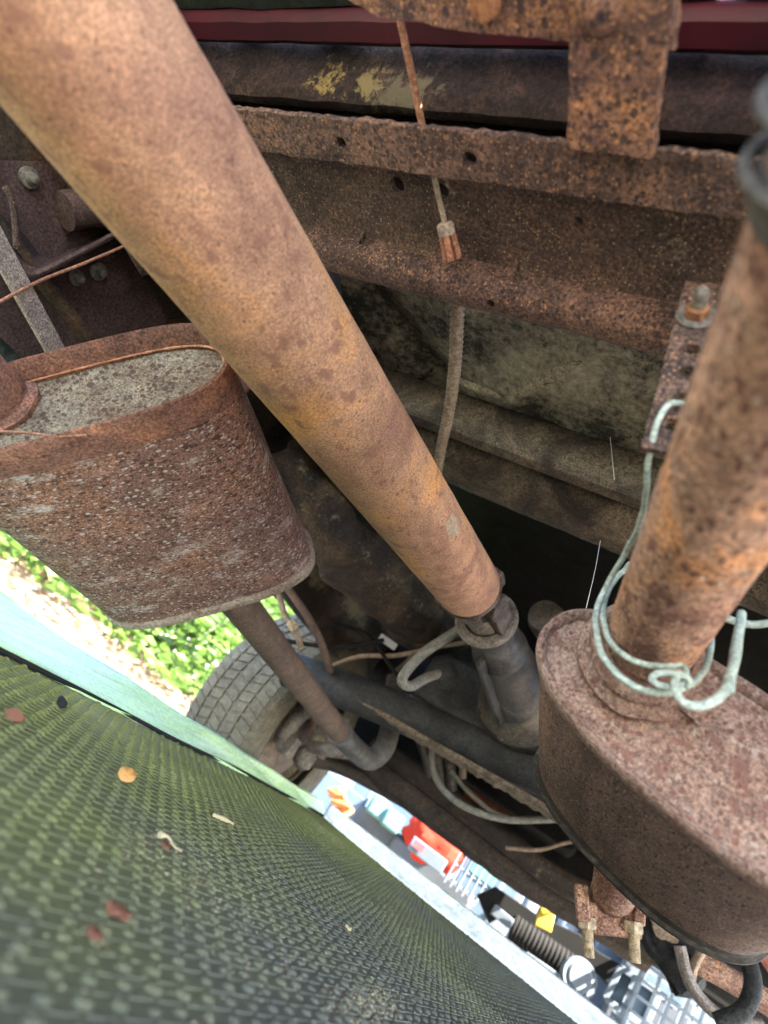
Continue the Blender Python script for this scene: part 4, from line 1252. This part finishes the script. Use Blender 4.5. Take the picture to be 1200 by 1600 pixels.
plate('leak_plate', [tuple((X7(x, y) - R(-.712, 0, 0))[[1, 2]]) for x, y in ((-60, 440), (40, 470), (90, 560), (70, 620), (-60, 620))], [], R(-.719, 0, 0), (0, 1, 0), (0, 0, 1), .003, rust('teal_grey_leak_plate', [(.3, (.012, .016, .016)), (.7, (.05, .062, .06))], 14, 140, .6), truck)  # added dark plate covering a gap that leaked daylight
part('flat_hanger_bar', bar(at(-30, 335, X=-.60), at(100, 572, X=-.60), .0205, .005, (1, 0, .3)), 'grey_bar', bev=.001, label='grey flat bar running down to the muffler')
part('thin_rod', tube([at(-20, 482, X=-.58), at(60, 440, X=-.60), at(130, 412, X=-.62), at(200, 382, X=-.64)], .0016, 8), 'cable_rust')
part('thin_rod', tube([at(330, 590, Y=.45), at(380, 640, Y=.5), at(398, 670, Y=.52), at(390, 700, Y=.54)], .003, 8), 'hose_grey')
mk('loose_wire', tube([at(-10, 674, Y=.285), at(40, 676, Y=.285), at(90, 682, Y=.288), at(135, 680, Y=.292)], .0011, 8), M['cable_rust'], label='thin rusty wire lying across the speckled muffler end', cat='wire')
part('inner_wing', long_sheet([(-.722, .2), (-.75, .26), (-.77, .36), (-.772, .46)], .1, 1.1, 40, .003, 5, 12), rust('teal_grey_wing', [(.3, (.012, .016, .016)), (.7, (.055, .068, .066))], 14, 140, .6), solid=.003)

# ------------------------------------------------------------------ front corner suspension (lower right of the view)
rb = part('engine_mount', join(lathe(at(1030, 1452, Y=1.30), (.3, -1, .1), [(0, .045), (.03, .05), (.04, .044), (.042, .03), (.036, .022), (.04, .01)], 32, wob=.002)), 'rubber_black', label='round engine mount with rusty core')
part('mount_core', lathe(at(1037, 1440, Y=1.25), (.3, -1, .1), [(0, .024), (.012, .026), (.016, .018), (.012, .008)], 20, wob=.006), 'orange_rust', rb)
V, F = lathe(at(1045, 1488, Y=1.28), (.9, .1, -.4), [(-.06, .004), (-.05, .022), (-.02, .030), (.02, .026), (.045, .03), (.06, .012)], 26, wob=.012)
part('torn_rubber', (V, F), 'rubber_black')
part('bracket_arm', tube([at(1062, 1478, Y=1.2), at(1072, 1520, Y=1.2), at(1090, 1555, Y=1.2), at(1130, 1590, Y=1.2), at(1190, 1600, Y=1.2)], .017, 14, flat=.5), 'grey_bar', label='curved pale suspension bracket')
part('bracket_arm', tube([at(1102, 1478, Y=1.22), at(1084, 1510, Y=1.22), at(1078, 1545, Y=1.22)], .013, 12, flat=.5), 'orange_rust', label='orange rusty bracket strip')
part('tie_rod', tube([at(1085, 1500, Y=1.25), at(1140, 1530, Y=1.25), at(1230, 1585, Y=1.25)], .017, 16), 'pipe_right', label='brown tie rod')
part('black_hose', tube([at(1158, 1478, Y=1.1), at(1172, 1510, Y=1.1), at(1176, 1545, Y=1.1), at(1160, 1580, Y=1.1), at(1120, 1598, Y=1.1)], .011, 14), 'rubber_black', label='curved black hose')
part('spring_seat', join(box(at(1150, 1500, Y=1.6), (.2, .2, .16)), box(at(1090, 1510, Y=1.75), (.2, .2, .10))), 'black', bev=.02)
part('red_bracket', bar(at(1185, 1475, Y=1.4), at(1215, 1520, Y=1.4), .03, .02), rust('faded_red', [(.3, (.25, .07, .05)), (.7, (.4, .16, .12))], 20, 100, .4))
# ------------------------------------------------------------------ clutter beyond the truck
def gz(p): return float(ground_z(p[0], p[1]))


def tall(p, top, sx, sy, ang):
    """box standing on the soil with its top at world height top"""
    z0 = gz(p)
    return box((p[0], p[1], (z0 + top) / 2), (sx, sy, top - z0), rotz(ang))


def clutter(name, vf, mat, label, cat, **kw):
    return mk(name, vf, M[mat], None, label=label, cat=cat, **kw)


# blue-grey parts bin with compartments
c = at(530, 1232, Y=2.75)
top = at(545, 1205, Y=2.75)[2]
rt = empty('parts_bin', (c[0], c[1], gz(c)), 'pale blue compartment bin beside the tyre', 'bin')
walls = [tall(c + np.array([dx, dy, 0]), top - dz, sx, sy, 0) for dx, dy, sx, sy, dz in ((-.165, 0, .012, .28, 0), (.165, 0, .012, .28, 0), (0, -.14, .33, .012, .05), (0, .14, .33, .012, 0), (.0, 0, .012, .27, .01), (-.08, 0, .012, .27, .015))]
mk('bin_wall', join(*walls), M['plastic_blue_grey'], rt, bev=.003)
mk('bin_floor', box((c[0], c[1], top - .10), (.32, .27, .01)), M['plastic_pale'], rt)
for k, (px, py) in enumerate(((530, 1215), (540, 1218), (535, 1224))):
    mk('pink_part', lathe(at(px, py, Y=2.76), (0, .3, 1), [(-.012, .004), (-.006, .013), (.006, .013), (.012, .004)], 12), M['pink'], rt)
c = at(535, 1240, Y=2.55)
rope = [at(526 + 14 * math.sin(k * 2.2) + k * .9, 1232 + k * 3.1 + 5 * math.cos(k * 1.9), Y=2.5 + .04 * math.sin(k * 1.3)) for k in range(14)]
clutter('rope_bundle', tube(rope, .009, 8, 6), 'rope_orange', 'orange rope bundle in front of the pale blue bin', 'rope')
for k, (px, py, s) in enumerate(((592, 1262, .085), (613, 1282, .08))):
    p = at(px, py, Y=2.6)
    vf = box(p, (s, .07, s * .9), rotz(.3) @ np.array([[1, 0, 0], [0, 1, 0], [0, 0, 1.0]]))
    clutter('teal_box', vf, 'plastic_teal', ['larger teal plastic box nearer the parts bin', 'smaller teal plastic box nearer the red cloth'][k], 'box', bev=.012, group='teal boxes among the clutter')
p = at(600, 1290, Y=2.75)
tr = clutter('storage_tub', join(tall(p, at(600, 1282, Y=2.75)[2], .42, .26, .1)), 'plastic_grey', 'grey storage tub carrying the teal boxes', 'tub', bev=.01)
# red cloth bag: crumpled sack
p = at(676, 1318, Y=2.65)
V, F = [], []
n1, n2_ = 28, 18
for i in range(n2_ + 1):
    th = math.pi * i / n2_
    for j in range(n1):
        q = 2 * math.pi * j / n1
        d = np.array([math.sin(th) * math.cos(q), math.sin(th) * math.sin(q), math.cos(th)])
        r = 1 + .28 * mnoise.noise(Vector((d * 2.3).tolist())) + .10 * mnoise.noise(Vector((d * 7).tolist()))
        V.append(p + d * r * np.array([.12, .08, .10]))
for i in range(n2_):
    for j in range(n1):
        F.append([i * n1 + j, i * n1 + (j + 1) % n1, (i + 1) * n1 + (j + 1) % n1, (i + 1) * n1 + j])
clutter('cloth_bag', (np.array(V), F), 'cloth_red', 'crumpled red cloth bag among the clutter', 'bag')
p2 = at(668, 1336, Y=2.52)
pk = empty('printed_packet', p2, 'small white, pink and green packet leaning on the red bag', 'packet')
mk('packet_body', box(p2, (.15, .02, .05), rotz(-.1)), M['plastic_pale'], pk, bev=.004)
mk('green_print', box(p2 + np.array([.025, -.0105, -.004]), (.05, .003, .03), rotz(-.1)), M['green_print'], pk)
mk('pink_print', box(p2 + np.array([-.04, -.0125, .006]), (.045, .003, .025), rotz(-.1)), M['pink'], pk)
clutter('crate_stand', tall(at(690, 1350, Y=2.7), at(690, 1350, Y=2.7)[2] - .02, .36, .22, -.1), 'plastic_grey', 'grey crate under the red bag', 'crate', bev=.008)
# wire rack
rk = empty('wire_rack', at(735, 1362, Y=2.5), 'small white wire rack between red bag and pale box', 'rack')
o = at(735, 1362, Y=2.5)
for k in range(6):
    mk('rack_wire', tube([o + np.array([-.06 + .024 * k, 0, -.08]), o + np.array([-.06 + .024 * k, 0, .06])], .0035, 6, 2), M['plastic_pale'], rk)
for k in range(3):
    mk('rack_rail', tube([o + np.array([-.07, .004, -.06 + .05 * k]), o + np.array([.07, .004, -.06 + .05 * k])], .0045, 6, 2), M['plastic_pale'], rk)
# pale boxes and cabinets in a row
row = [(760, 1362, 2.7, .12, 'plastic_blue_grey', 'pale blue box next to the wire rack'), (792, 1388, 2.8, .11, 'plastic_pale', 'white box with rounded edges left of the yellow tag'), (880, 1425, 2.9, .16, 'plastic_pale', 'white box right of the yellow tag'),
       (935, 1455, 2.75, .15, 'metal_grey', 'grey-blue cabinet below the rusty flange'), (985, 1480, 2.6, .15, 'plastic_blue_grey', 'blue-grey cabinet with a dark latch'), (1030, 1525, 2.5, .16, 'plastic_grey', 'grey cabinet next to the lattice crate')]
for (px, py, y, s, mt, lb) in row:
    p = at(px, py, Y=y)
    rt = empty('storage_box', (p[0], p[1], gz(p)), lb, 'box', 'pale boxes beyond the truck')
    mk('box_body', tall(p, p[2] + .07, s * 1.3, .14, .05 * math.sin(px)), M[mt], rt, bev=.008)
    mk('box_lid', box((p[0], p[1], p[2] + .078), (s * 1.36, .155, .016), rotz(.05 * math.sin(px))), M['plastic_pale'], rt, bev=.004)
    mk('box_panel', box((p[0], p[1] - .073, p[2]), (s * .8, .006, .07), rotz(.05 * math.sin(px))), M['plastic_teal' if mt == 'plastic_blue_grey' else 'plastic_blue_grey'], rt, bev=.002)
p = at(1010, 1505, Y=2.42)
clutter('latch_bar', bar(at(1003, 1522, Y=2.4), at(1016, 1492, Y=2.4), .03, .02), 'plastic_black', 'short dark latch bar on the cabinet row', 'latch')
# white bottles
for k, (px, py) in enumerate(((838, 1402), (858, 1412), (890, 1440))):
    p = at(px, py, Y=2.6)
    z0 = gz(p)
    clutter('bottle', lathe((p[0], p[1], z0), (0, 0, 1), [(0, .03), (.01, .034), (p[2] - z0, .034), (p[2] - z0 + .03, .016), (p[2] - z0 + .05, .015), (p[2] - z0 + .052, .0)], 24, cap1=False), ['plastic_pale', 'plastic_blue_grey', 'plastic_pale'][k], ['white bottle just left of the yellow tag', 'bluish bottle partly behind the yellow tag', 'white bottle near the rusty flange'][k], 'bottle', group='bottles beyond the truck')
# black folding tool with coiled hose
bt = empty('black_tool_case', at(860, 1470, Y=2.35), 'long black plastic case with a coiled black hose', 'case')
pts = [(748, 1400), (775, 1388), (840, 1432), (905, 1462), (935, 1490), (990, 1520), (985, 1560), (965, 1555), (935, 1520), (890, 1500), (840, 1460), (790, 1425), (765, 1440)]
plate('case_frame', [tuple((at(x, y, Y=2.3))[[0, 2]]) for x, y in pts], [], (0, 2.3, 0), (1, 0, 0), (0, 0, 1), .05, M['plastic_black'], bt, bevel=.004)
mk('case_bar', bar(at(770, 1420, Y=2.25), at(800, 1445, Y=2.25), .03, .03), M['metal_grey'], bt, bev=.003)
hp = []
a, b = at(800, 1448, Y=2.28), at(895, 1515, Y=2.28)
for k in range(150):
    q = k * .62
    hp.append(a + (b - a) * k / 149 + np.array([0, .03 * math.cos(q), .032 * math.sin(q)]))
mk('coiled_hose', tube(hp, .008, 6, 2), M['plastic_black'], bt)
for k in range(3):
    mk('case_slat', bar(at(822 + 8 * k, 1490 + 10 * k, Y=2.2), at(880 + 6 * k, 1530 + 8 * k, Y=2.2), .02, .012), M['metal_grey'], bt, bev=.002)
clutter('round_cap', lathe(at(905, 1528, Y=2.2), (.2, -1, .25), [(-.02, .05), (0, .05), (.006, .046), (.004, .038), (.012, .030), (.012, .0)], 36), 'metal_grey', 'round grey cap at the end of the black case', 'cap')
yt = at(852, 1432, Y=2.2)
clutter('yellow_tag', join(bar(at(858, 1408, Y=2.2), at(848, 1452, Y=2.2), .048, .012, (0, 1, 0)), bar(at(845, 1424, Y=2.19), at(866, 1418, Y=2.19), .02, .014, (0, 1, 0))), 'yellow_tag', 'yellow plastic tag above the black case', 'tag', bev=.004)
# open frame (window-like) and lattice crate
wf = empty('open_frame', at(985, 1560, Y=2.2), 'pale rectangular frame leaning left of the lattice crate', 'frame')
q4 = [(945, 1560), (970, 1512), (1030, 1552), (1008, 1605)]
for k in range(4):
    mk('frame_bar', bar(at(*q4[k], Y=2.2), at(*q4[(k + 1) % 4], Y=2.2), .016, .016, (0, 1, 0)), M['plastic_pale'], wf, bev=.002)
mk('frame_panel', (np.array([at(*q, Y=2.21) for q in q4]), [[0, 1, 2, 3]]), M['plastic_blue_grey'], wf, solid=.004)
cr = empty('lattice_crate', at(1060, 1560, Y=2.2), 'pale grey plastic crate with open lattice sides', 'crate')
o = at(1105, 1590, Y=2.2)
o[2] = at(1075, 1530, Y=2.2)[2]
W_, D_, Ht = .36, .26, .26
for k in range(11):
    x = -W_ / 2 + W_ * k / 10
    mk('lattice_bar', box(o + np.array([x, -D_ / 2, -Ht / 2]), (.007, .008, Ht)), M['plastic_pale'], cr)
    mk('lattice_bar', box(o + np.array([x, D_ / 2, -Ht / 2]), (.007, .008, Ht)), M['plastic_pale'], cr)
for k in range(8):
    z = -Ht * k / 7
    mk('lattice_bar', box(o + np.array([0, -D_ / 2 - .002, z]), (W_, .008, .008 if k else .022)), M['plastic_pale'], cr)
    mk('lattice_bar', box(o + np.array([0, D_ / 2 + .002, z]), (W_, .008, .008 if k else .022)), M['plastic_pale'], cr)
    for s in (-1, 1):
        mk('lattice_bar', box(o + np.array([s * W_ / 2, 0, z]), (.008, D_, .008 if k else .022)), M['plastic_pale'], cr)
for k in range(7):
    for s in (-1, 1):
        mk('lattice_bar', box(o + np.array([s * (W_ / 2 + .002), -D_ / 2 + D_ * k / 6, -Ht / 2]), (.008, .007, Ht)), M['plastic_pale'], cr)
# a pale wall of stacked tubs behind everything keeps the gaps as in the yard
for k, (px, py, y, w, mt) in enumerate(((640, 1285, 3.3, .5, 'plastic_blue_grey'), (780, 1385, 3.4, .55, 'plastic_pale'), (930, 1470, 3.3, .5, 'plastic_grey'), (1080, 1560, 3.3, .55, 'plastic_blue_grey'))):
    p = at(px, py, Y=y)
    rt = empty('stacked_tub', (p[0], p[1], 0), ['blue-grey tub at the back behind the red bag', 'white tub at the back behind the wire rack', 'grey tub at the back behind the black case', 'blue-grey tub at the back behind the lattice crate'][k], 'tub', 'tubs at the back of the clutter')
    mk('tub_body', tall(p, p[2] + .10, w, .3, .04 * (k - 1.5)), M[mt], rt, bev=.015)
    mk('tub_rim', box((p[0], p[1], p[2] + .105), (w + .03, .33, .02), rotz(.04 * (k - 1.5))), M['plastic_pale'], rt, bev=.005)

# ------------------------------------------------------------------ bank with gravel, leaf litter, bushes
def scatter_quads(pts, size, curl=.3, asp=.5):
    V, F = [], []
    for p, s in zip(pts, size):
        q = rng.normal(size=3); q /= np.linalg.norm(q)
        u, v, w = frame_of(q)
        a = s * asp
        b = len(V)
        V += [p - u * s, p - v * a + w * curl * a, p + u * s, p + v * a + w * curl * a]
        F.append([b, b + 1, b + 2]); F.append([b, b + 2, b + 3])
    return np.array(V), F


def stones(n, fx, fy, s0, s1):
    V, F = [], []
    ico = np.array([[0, 0, 1], [.9, 0, .45], [.28, .85, .45], [-.72, .53, .45], [-.72, -.53, .45], [.28, -.85, .45], [0, 0, -1]])
    fac = [[0, 1, 2], [0, 2, 3], [0, 3, 4], [0, 4, 5], [0, 5, 1], [6, 2, 1], [6, 3, 2], [6, 4, 3], [6, 5, 4], [6, 1, 5]]
    for k in range(n):
        x, y = rng.uniform(*fx), rng.uniform(*fy)
        s = rng.uniform(s0, s1)
        z = float(ground_z(x, y)) + s * .3
        P = ico * (1 + rng.normal(size=(7, 1)) * .15) * np.array([s, s * rng.uniform(.6, 1), s * .6])
        P = P @ rotz(rng.uniform(0, 6)).T + np.array([x, y, z])
        b = len(V)
        V += list(P)
        F += [[i + b for i in f] for f in fac]
    return np.array(V), F


mk('gravel', stones(2600, (-2.6, -1.0), (.3, 3.6), .008, .026), M['stone'], kind='stuff', label='pale gravel on the bank beyond the mat', cat='gravel', smooth=False)
n = 2600
P = np.stack([rng.uniform(-2.7, -1.4, n), rng.uniform(.2, 3.8, n), np.zeros(n)], 1)
P[:, 2] = ground_z(P[:, 0], P[:, 1]) + rng.uniform(.005, .05, n)
mk('leaf_litter', scatter_quads(P, rng.uniform(.015, .045, n), .5, .4), M['dry_leaf'], kind='stuff', label='dry brown leaf litter below the bushes', cat='leaf litter', smooth=False)


def bush(x, y, rx, ry, hgt, n, label):
    z0 = float(ground_z(x, y))
    r = empty('leafy_bush', (x, y, z0), label, 'bush', 'bushes on the bank')
    stems = []
    tips = []
    for k in range(16):
        a = rng.uniform(0, 6.28)
        e = np.array([x + math.cos(a) * rx * rng.uniform(.3, .9), y + math.sin(a) * ry * rng.uniform(.3, .9), z0 + hgt * rng.uniform(.5, 1)])
        s = np.array([x + math.cos(a) * rx * .15, y + math.sin(a) * ry * .15, z0 - .02])
        m_ = (s + e) / 2 + rng.normal(size=3) * .06
        stems.append(tube([s, m_, e], [.012, .008, .003], 7, 5))
        tips.append((s, m_, e))
        for t in range(4):
            f = rng.uniform(.3, .95)
            b0 = s + (e - s) * f
            e2 = b0 + rng.normal(size=3) * np.array([.16, .16, .1]) + np.array([0, 0, .08])
            stems.append(tube([b0, (b0 + e2) / 2 + rng.normal(size=3) * .015, e2], [.005, .004, .002], 5, 3))
            tips.append((b0, (b0 + e2) / 2, e2))
    mk('stems', join(*stems), M['twig'], r)
    P = []
    for k in range(n):
        s, m_, e = tips[rng.integers(len(tips))]
        f = rng.uniform(.15, 1.1)
        P.append(s + (e - s) * f + rng.normal(size=3) * .09)
    for k in range(int(n * .55)):
        P.append(np.array([x + rng.uniform(-1, 1) * rx, y + rng.uniform(-1, 1) * ry, z0 + rng.uniform(0, 1) ** 1.3 * .75]))
    n = len(P)
    P = np.array(P)
    P[:, 2] = np.maximum(P[:, 2], z0 + .01)
    mk('foliage', scatter_quads(P, rng.uniform(.022, .055, n), .35, .48), M['leaf'], r, smooth=False)


bush(-2.75, 1.65, .6, .65, 1.7, 4600, 'leafy green bush above the pale gravel, next to the muffler edge')
bush(-2.5, 3.1, .65, .65, 1.7, 4600, 'leafy green bush with pale twigs left of the tyre')
bush(-3.5, 2.4, .7, .7, 2.3, 4600, 'taller green bush behind the other two')
bush(-2.9, .4, .6, .6, 1.9, 4200, 'green bush on the bank, nearest the truck bed')
bush(-2.6, 4.6, .8, .7, 1.8, 4000, 'green bush on the bank, farthest forward')

# ------------------------------------------------------------------ small things on the mat
def on_mat(px, py, lift=.002):
    p = at(px, py, Z=MAT_Z)
    p[2] = float(mat_h(p[0], p[1])) + H + lift
    return p


def leaf_disc(p, rx, ry, ang, tilt, curl=.25, K=16):
    V = [np.zeros(3)]
    for k in range(K):
        q = 2 * np.pi * k / K
        x, y = rx * math.cos(q), ry * math.sin(q)
        V.append(np.array([x, y, curl * (x * x + y * y) / rx + .0006 * math.sin(5 * q)]))
    V = np.array(V)
    c, s = math.cos(tilt), math.sin(tilt)
    V = V @ np.array([[1, 0, 0], [0, c, -s], [0, s, c]]).T @ rotz(ang).T
    V[:, 2] -= V[:, 2].min()
    return V + p, [[0, 1 + k, 1 + (k + 1) % K] for k in range(K)]


mk('fallen_leaf', leaf_disc(on_mat(188, 1224), .0062, .0052, .4, .9), M['leaf_orange'], label='small oval orange leaf standing out on the mat', cat='leaf', solid=.0008)
mk('fallen_leaf', join(leaf_disc(on_mat(168, 1434), .0034, .0028, .2, .5), leaf_disc(on_mat(184, 1440), .003, .0026, 1, .4)), M['leaf_red'], label='pair of red-brown seed husks on the near mat', cat='seed husk', solid=.0008)
mk('bark_crumb', lathe(on_mat(20, 1122), (1, .6, .2), [(-.006, .001), (-.002, .004), (.003, .0035), (.006, .001)], 9, wob=.003), M['leaf_red'], label='dark crumb of bark near the left end of the mat', cat='bark')
mk('bark_crumb', lathe(on_mat(92, 1103), (1, -.3, .2), [(-.006, .001), (-.002, .004), (.003, .004), (.006, .001)], 9, wob=.003), M['plastic_black'], label='tiny black crumb beside the bark on the mat', cat='crumb')
mk('twig', tube([on_mat(330, 1280), on_mat(345, 1286), on_mat(360, 1294)], [.0016, .002, .001], 8, 4), M['straw'], label='short straw-coloured chip in the middle of the mat', cat='twig')
mk('twig', tube([on_mat(243, 1312, .003), on_mat(255, 1318, .004), on_mat(268, 1328, .002), on_mat(280, 1336)], [.0020, .0008, .0006, .0004], 8, 4), M['straw'], label='thin curved seed stalk lying on the mat', cat='twig')
mk('fallen_leaf', leaf_disc(on_mat(138, 1472), .0032, .0026, .2, .3), M['leaf_red'], label='tiny brown flake below the seed husks', cat='flake', solid=.0006)
mk('fallen_leaf', leaf_disc(on_mat(252, 1330), .0028, .0022, .8, .4), M['leaf_red'], label='tiny brown flake beside the seed stalk', cat='flake', solid=.0006)
mk('fallen_leaf', leaf_disc(on_mat(538, 1460), .003, .0024, .8, .4), M['straw'], label='tiny tan flake on the dark right side of the mat', cat='flake', solid=.0006)
n = 2600
pts = []
for (cx, cy, s, k) in ((250, 1330, 45, 220), (330, 1380, 60, 260), (470, 1480, 70, 300), (575, 1570, 30, 500), (300, 1450, 160, 250), (480, 1400, 90, 250)):
    for _ in range(k):
        px, py = rng.normal(cx, s), rng.normal(cy, s * .6)
        if py < 800 + .62 * px + 330 * 0 + 240: continue
        q = on_mat(px, py, .0008)
        if q[0] < MX0 or q[1] > MY1 - .02 or q[1] < 0: continue
        pts.append(q)
V, F = [], []
tet = np.array([[1, 0, -.6], [-.5, .87, -.6], [-.5, -.87, -.6], [0, 0, .9]])
for q in pts:
    s = rng.uniform(.00022, .0006)
    b = len(V)
    V += list(tet @ rotz(rng.uniform(0, 6)).T * s + q)
    F += [[b, b + 1, b + 3], [b + 1, b + 2, b + 3], [b + 2, b, b + 3], [b, b + 2, b + 1]]
mk('sand_grains', (np.array(V), F), M['straw'], kind='stuff', label='scattered sand grains on the mat', cat='sand', smooth=False)

# spider threads in the dark gap
mk('spider_thread', tube([at(938, 845, Y=.62), at(930, 890, Y=.6), at(916, 950, Y=.58)], .00035, 6, 4), M['web'], label='spider thread hanging in the dark gap left of the pipe', cat='spider thread')
mk('spider_thread', tube([at(950, 650, Y=.62), at(955, 700, Y=.62), at(960, 750, Y=.62)], .0003, 6, 4), M['web'], label='spider thread against the dusty cab floor', cat='spider thread')
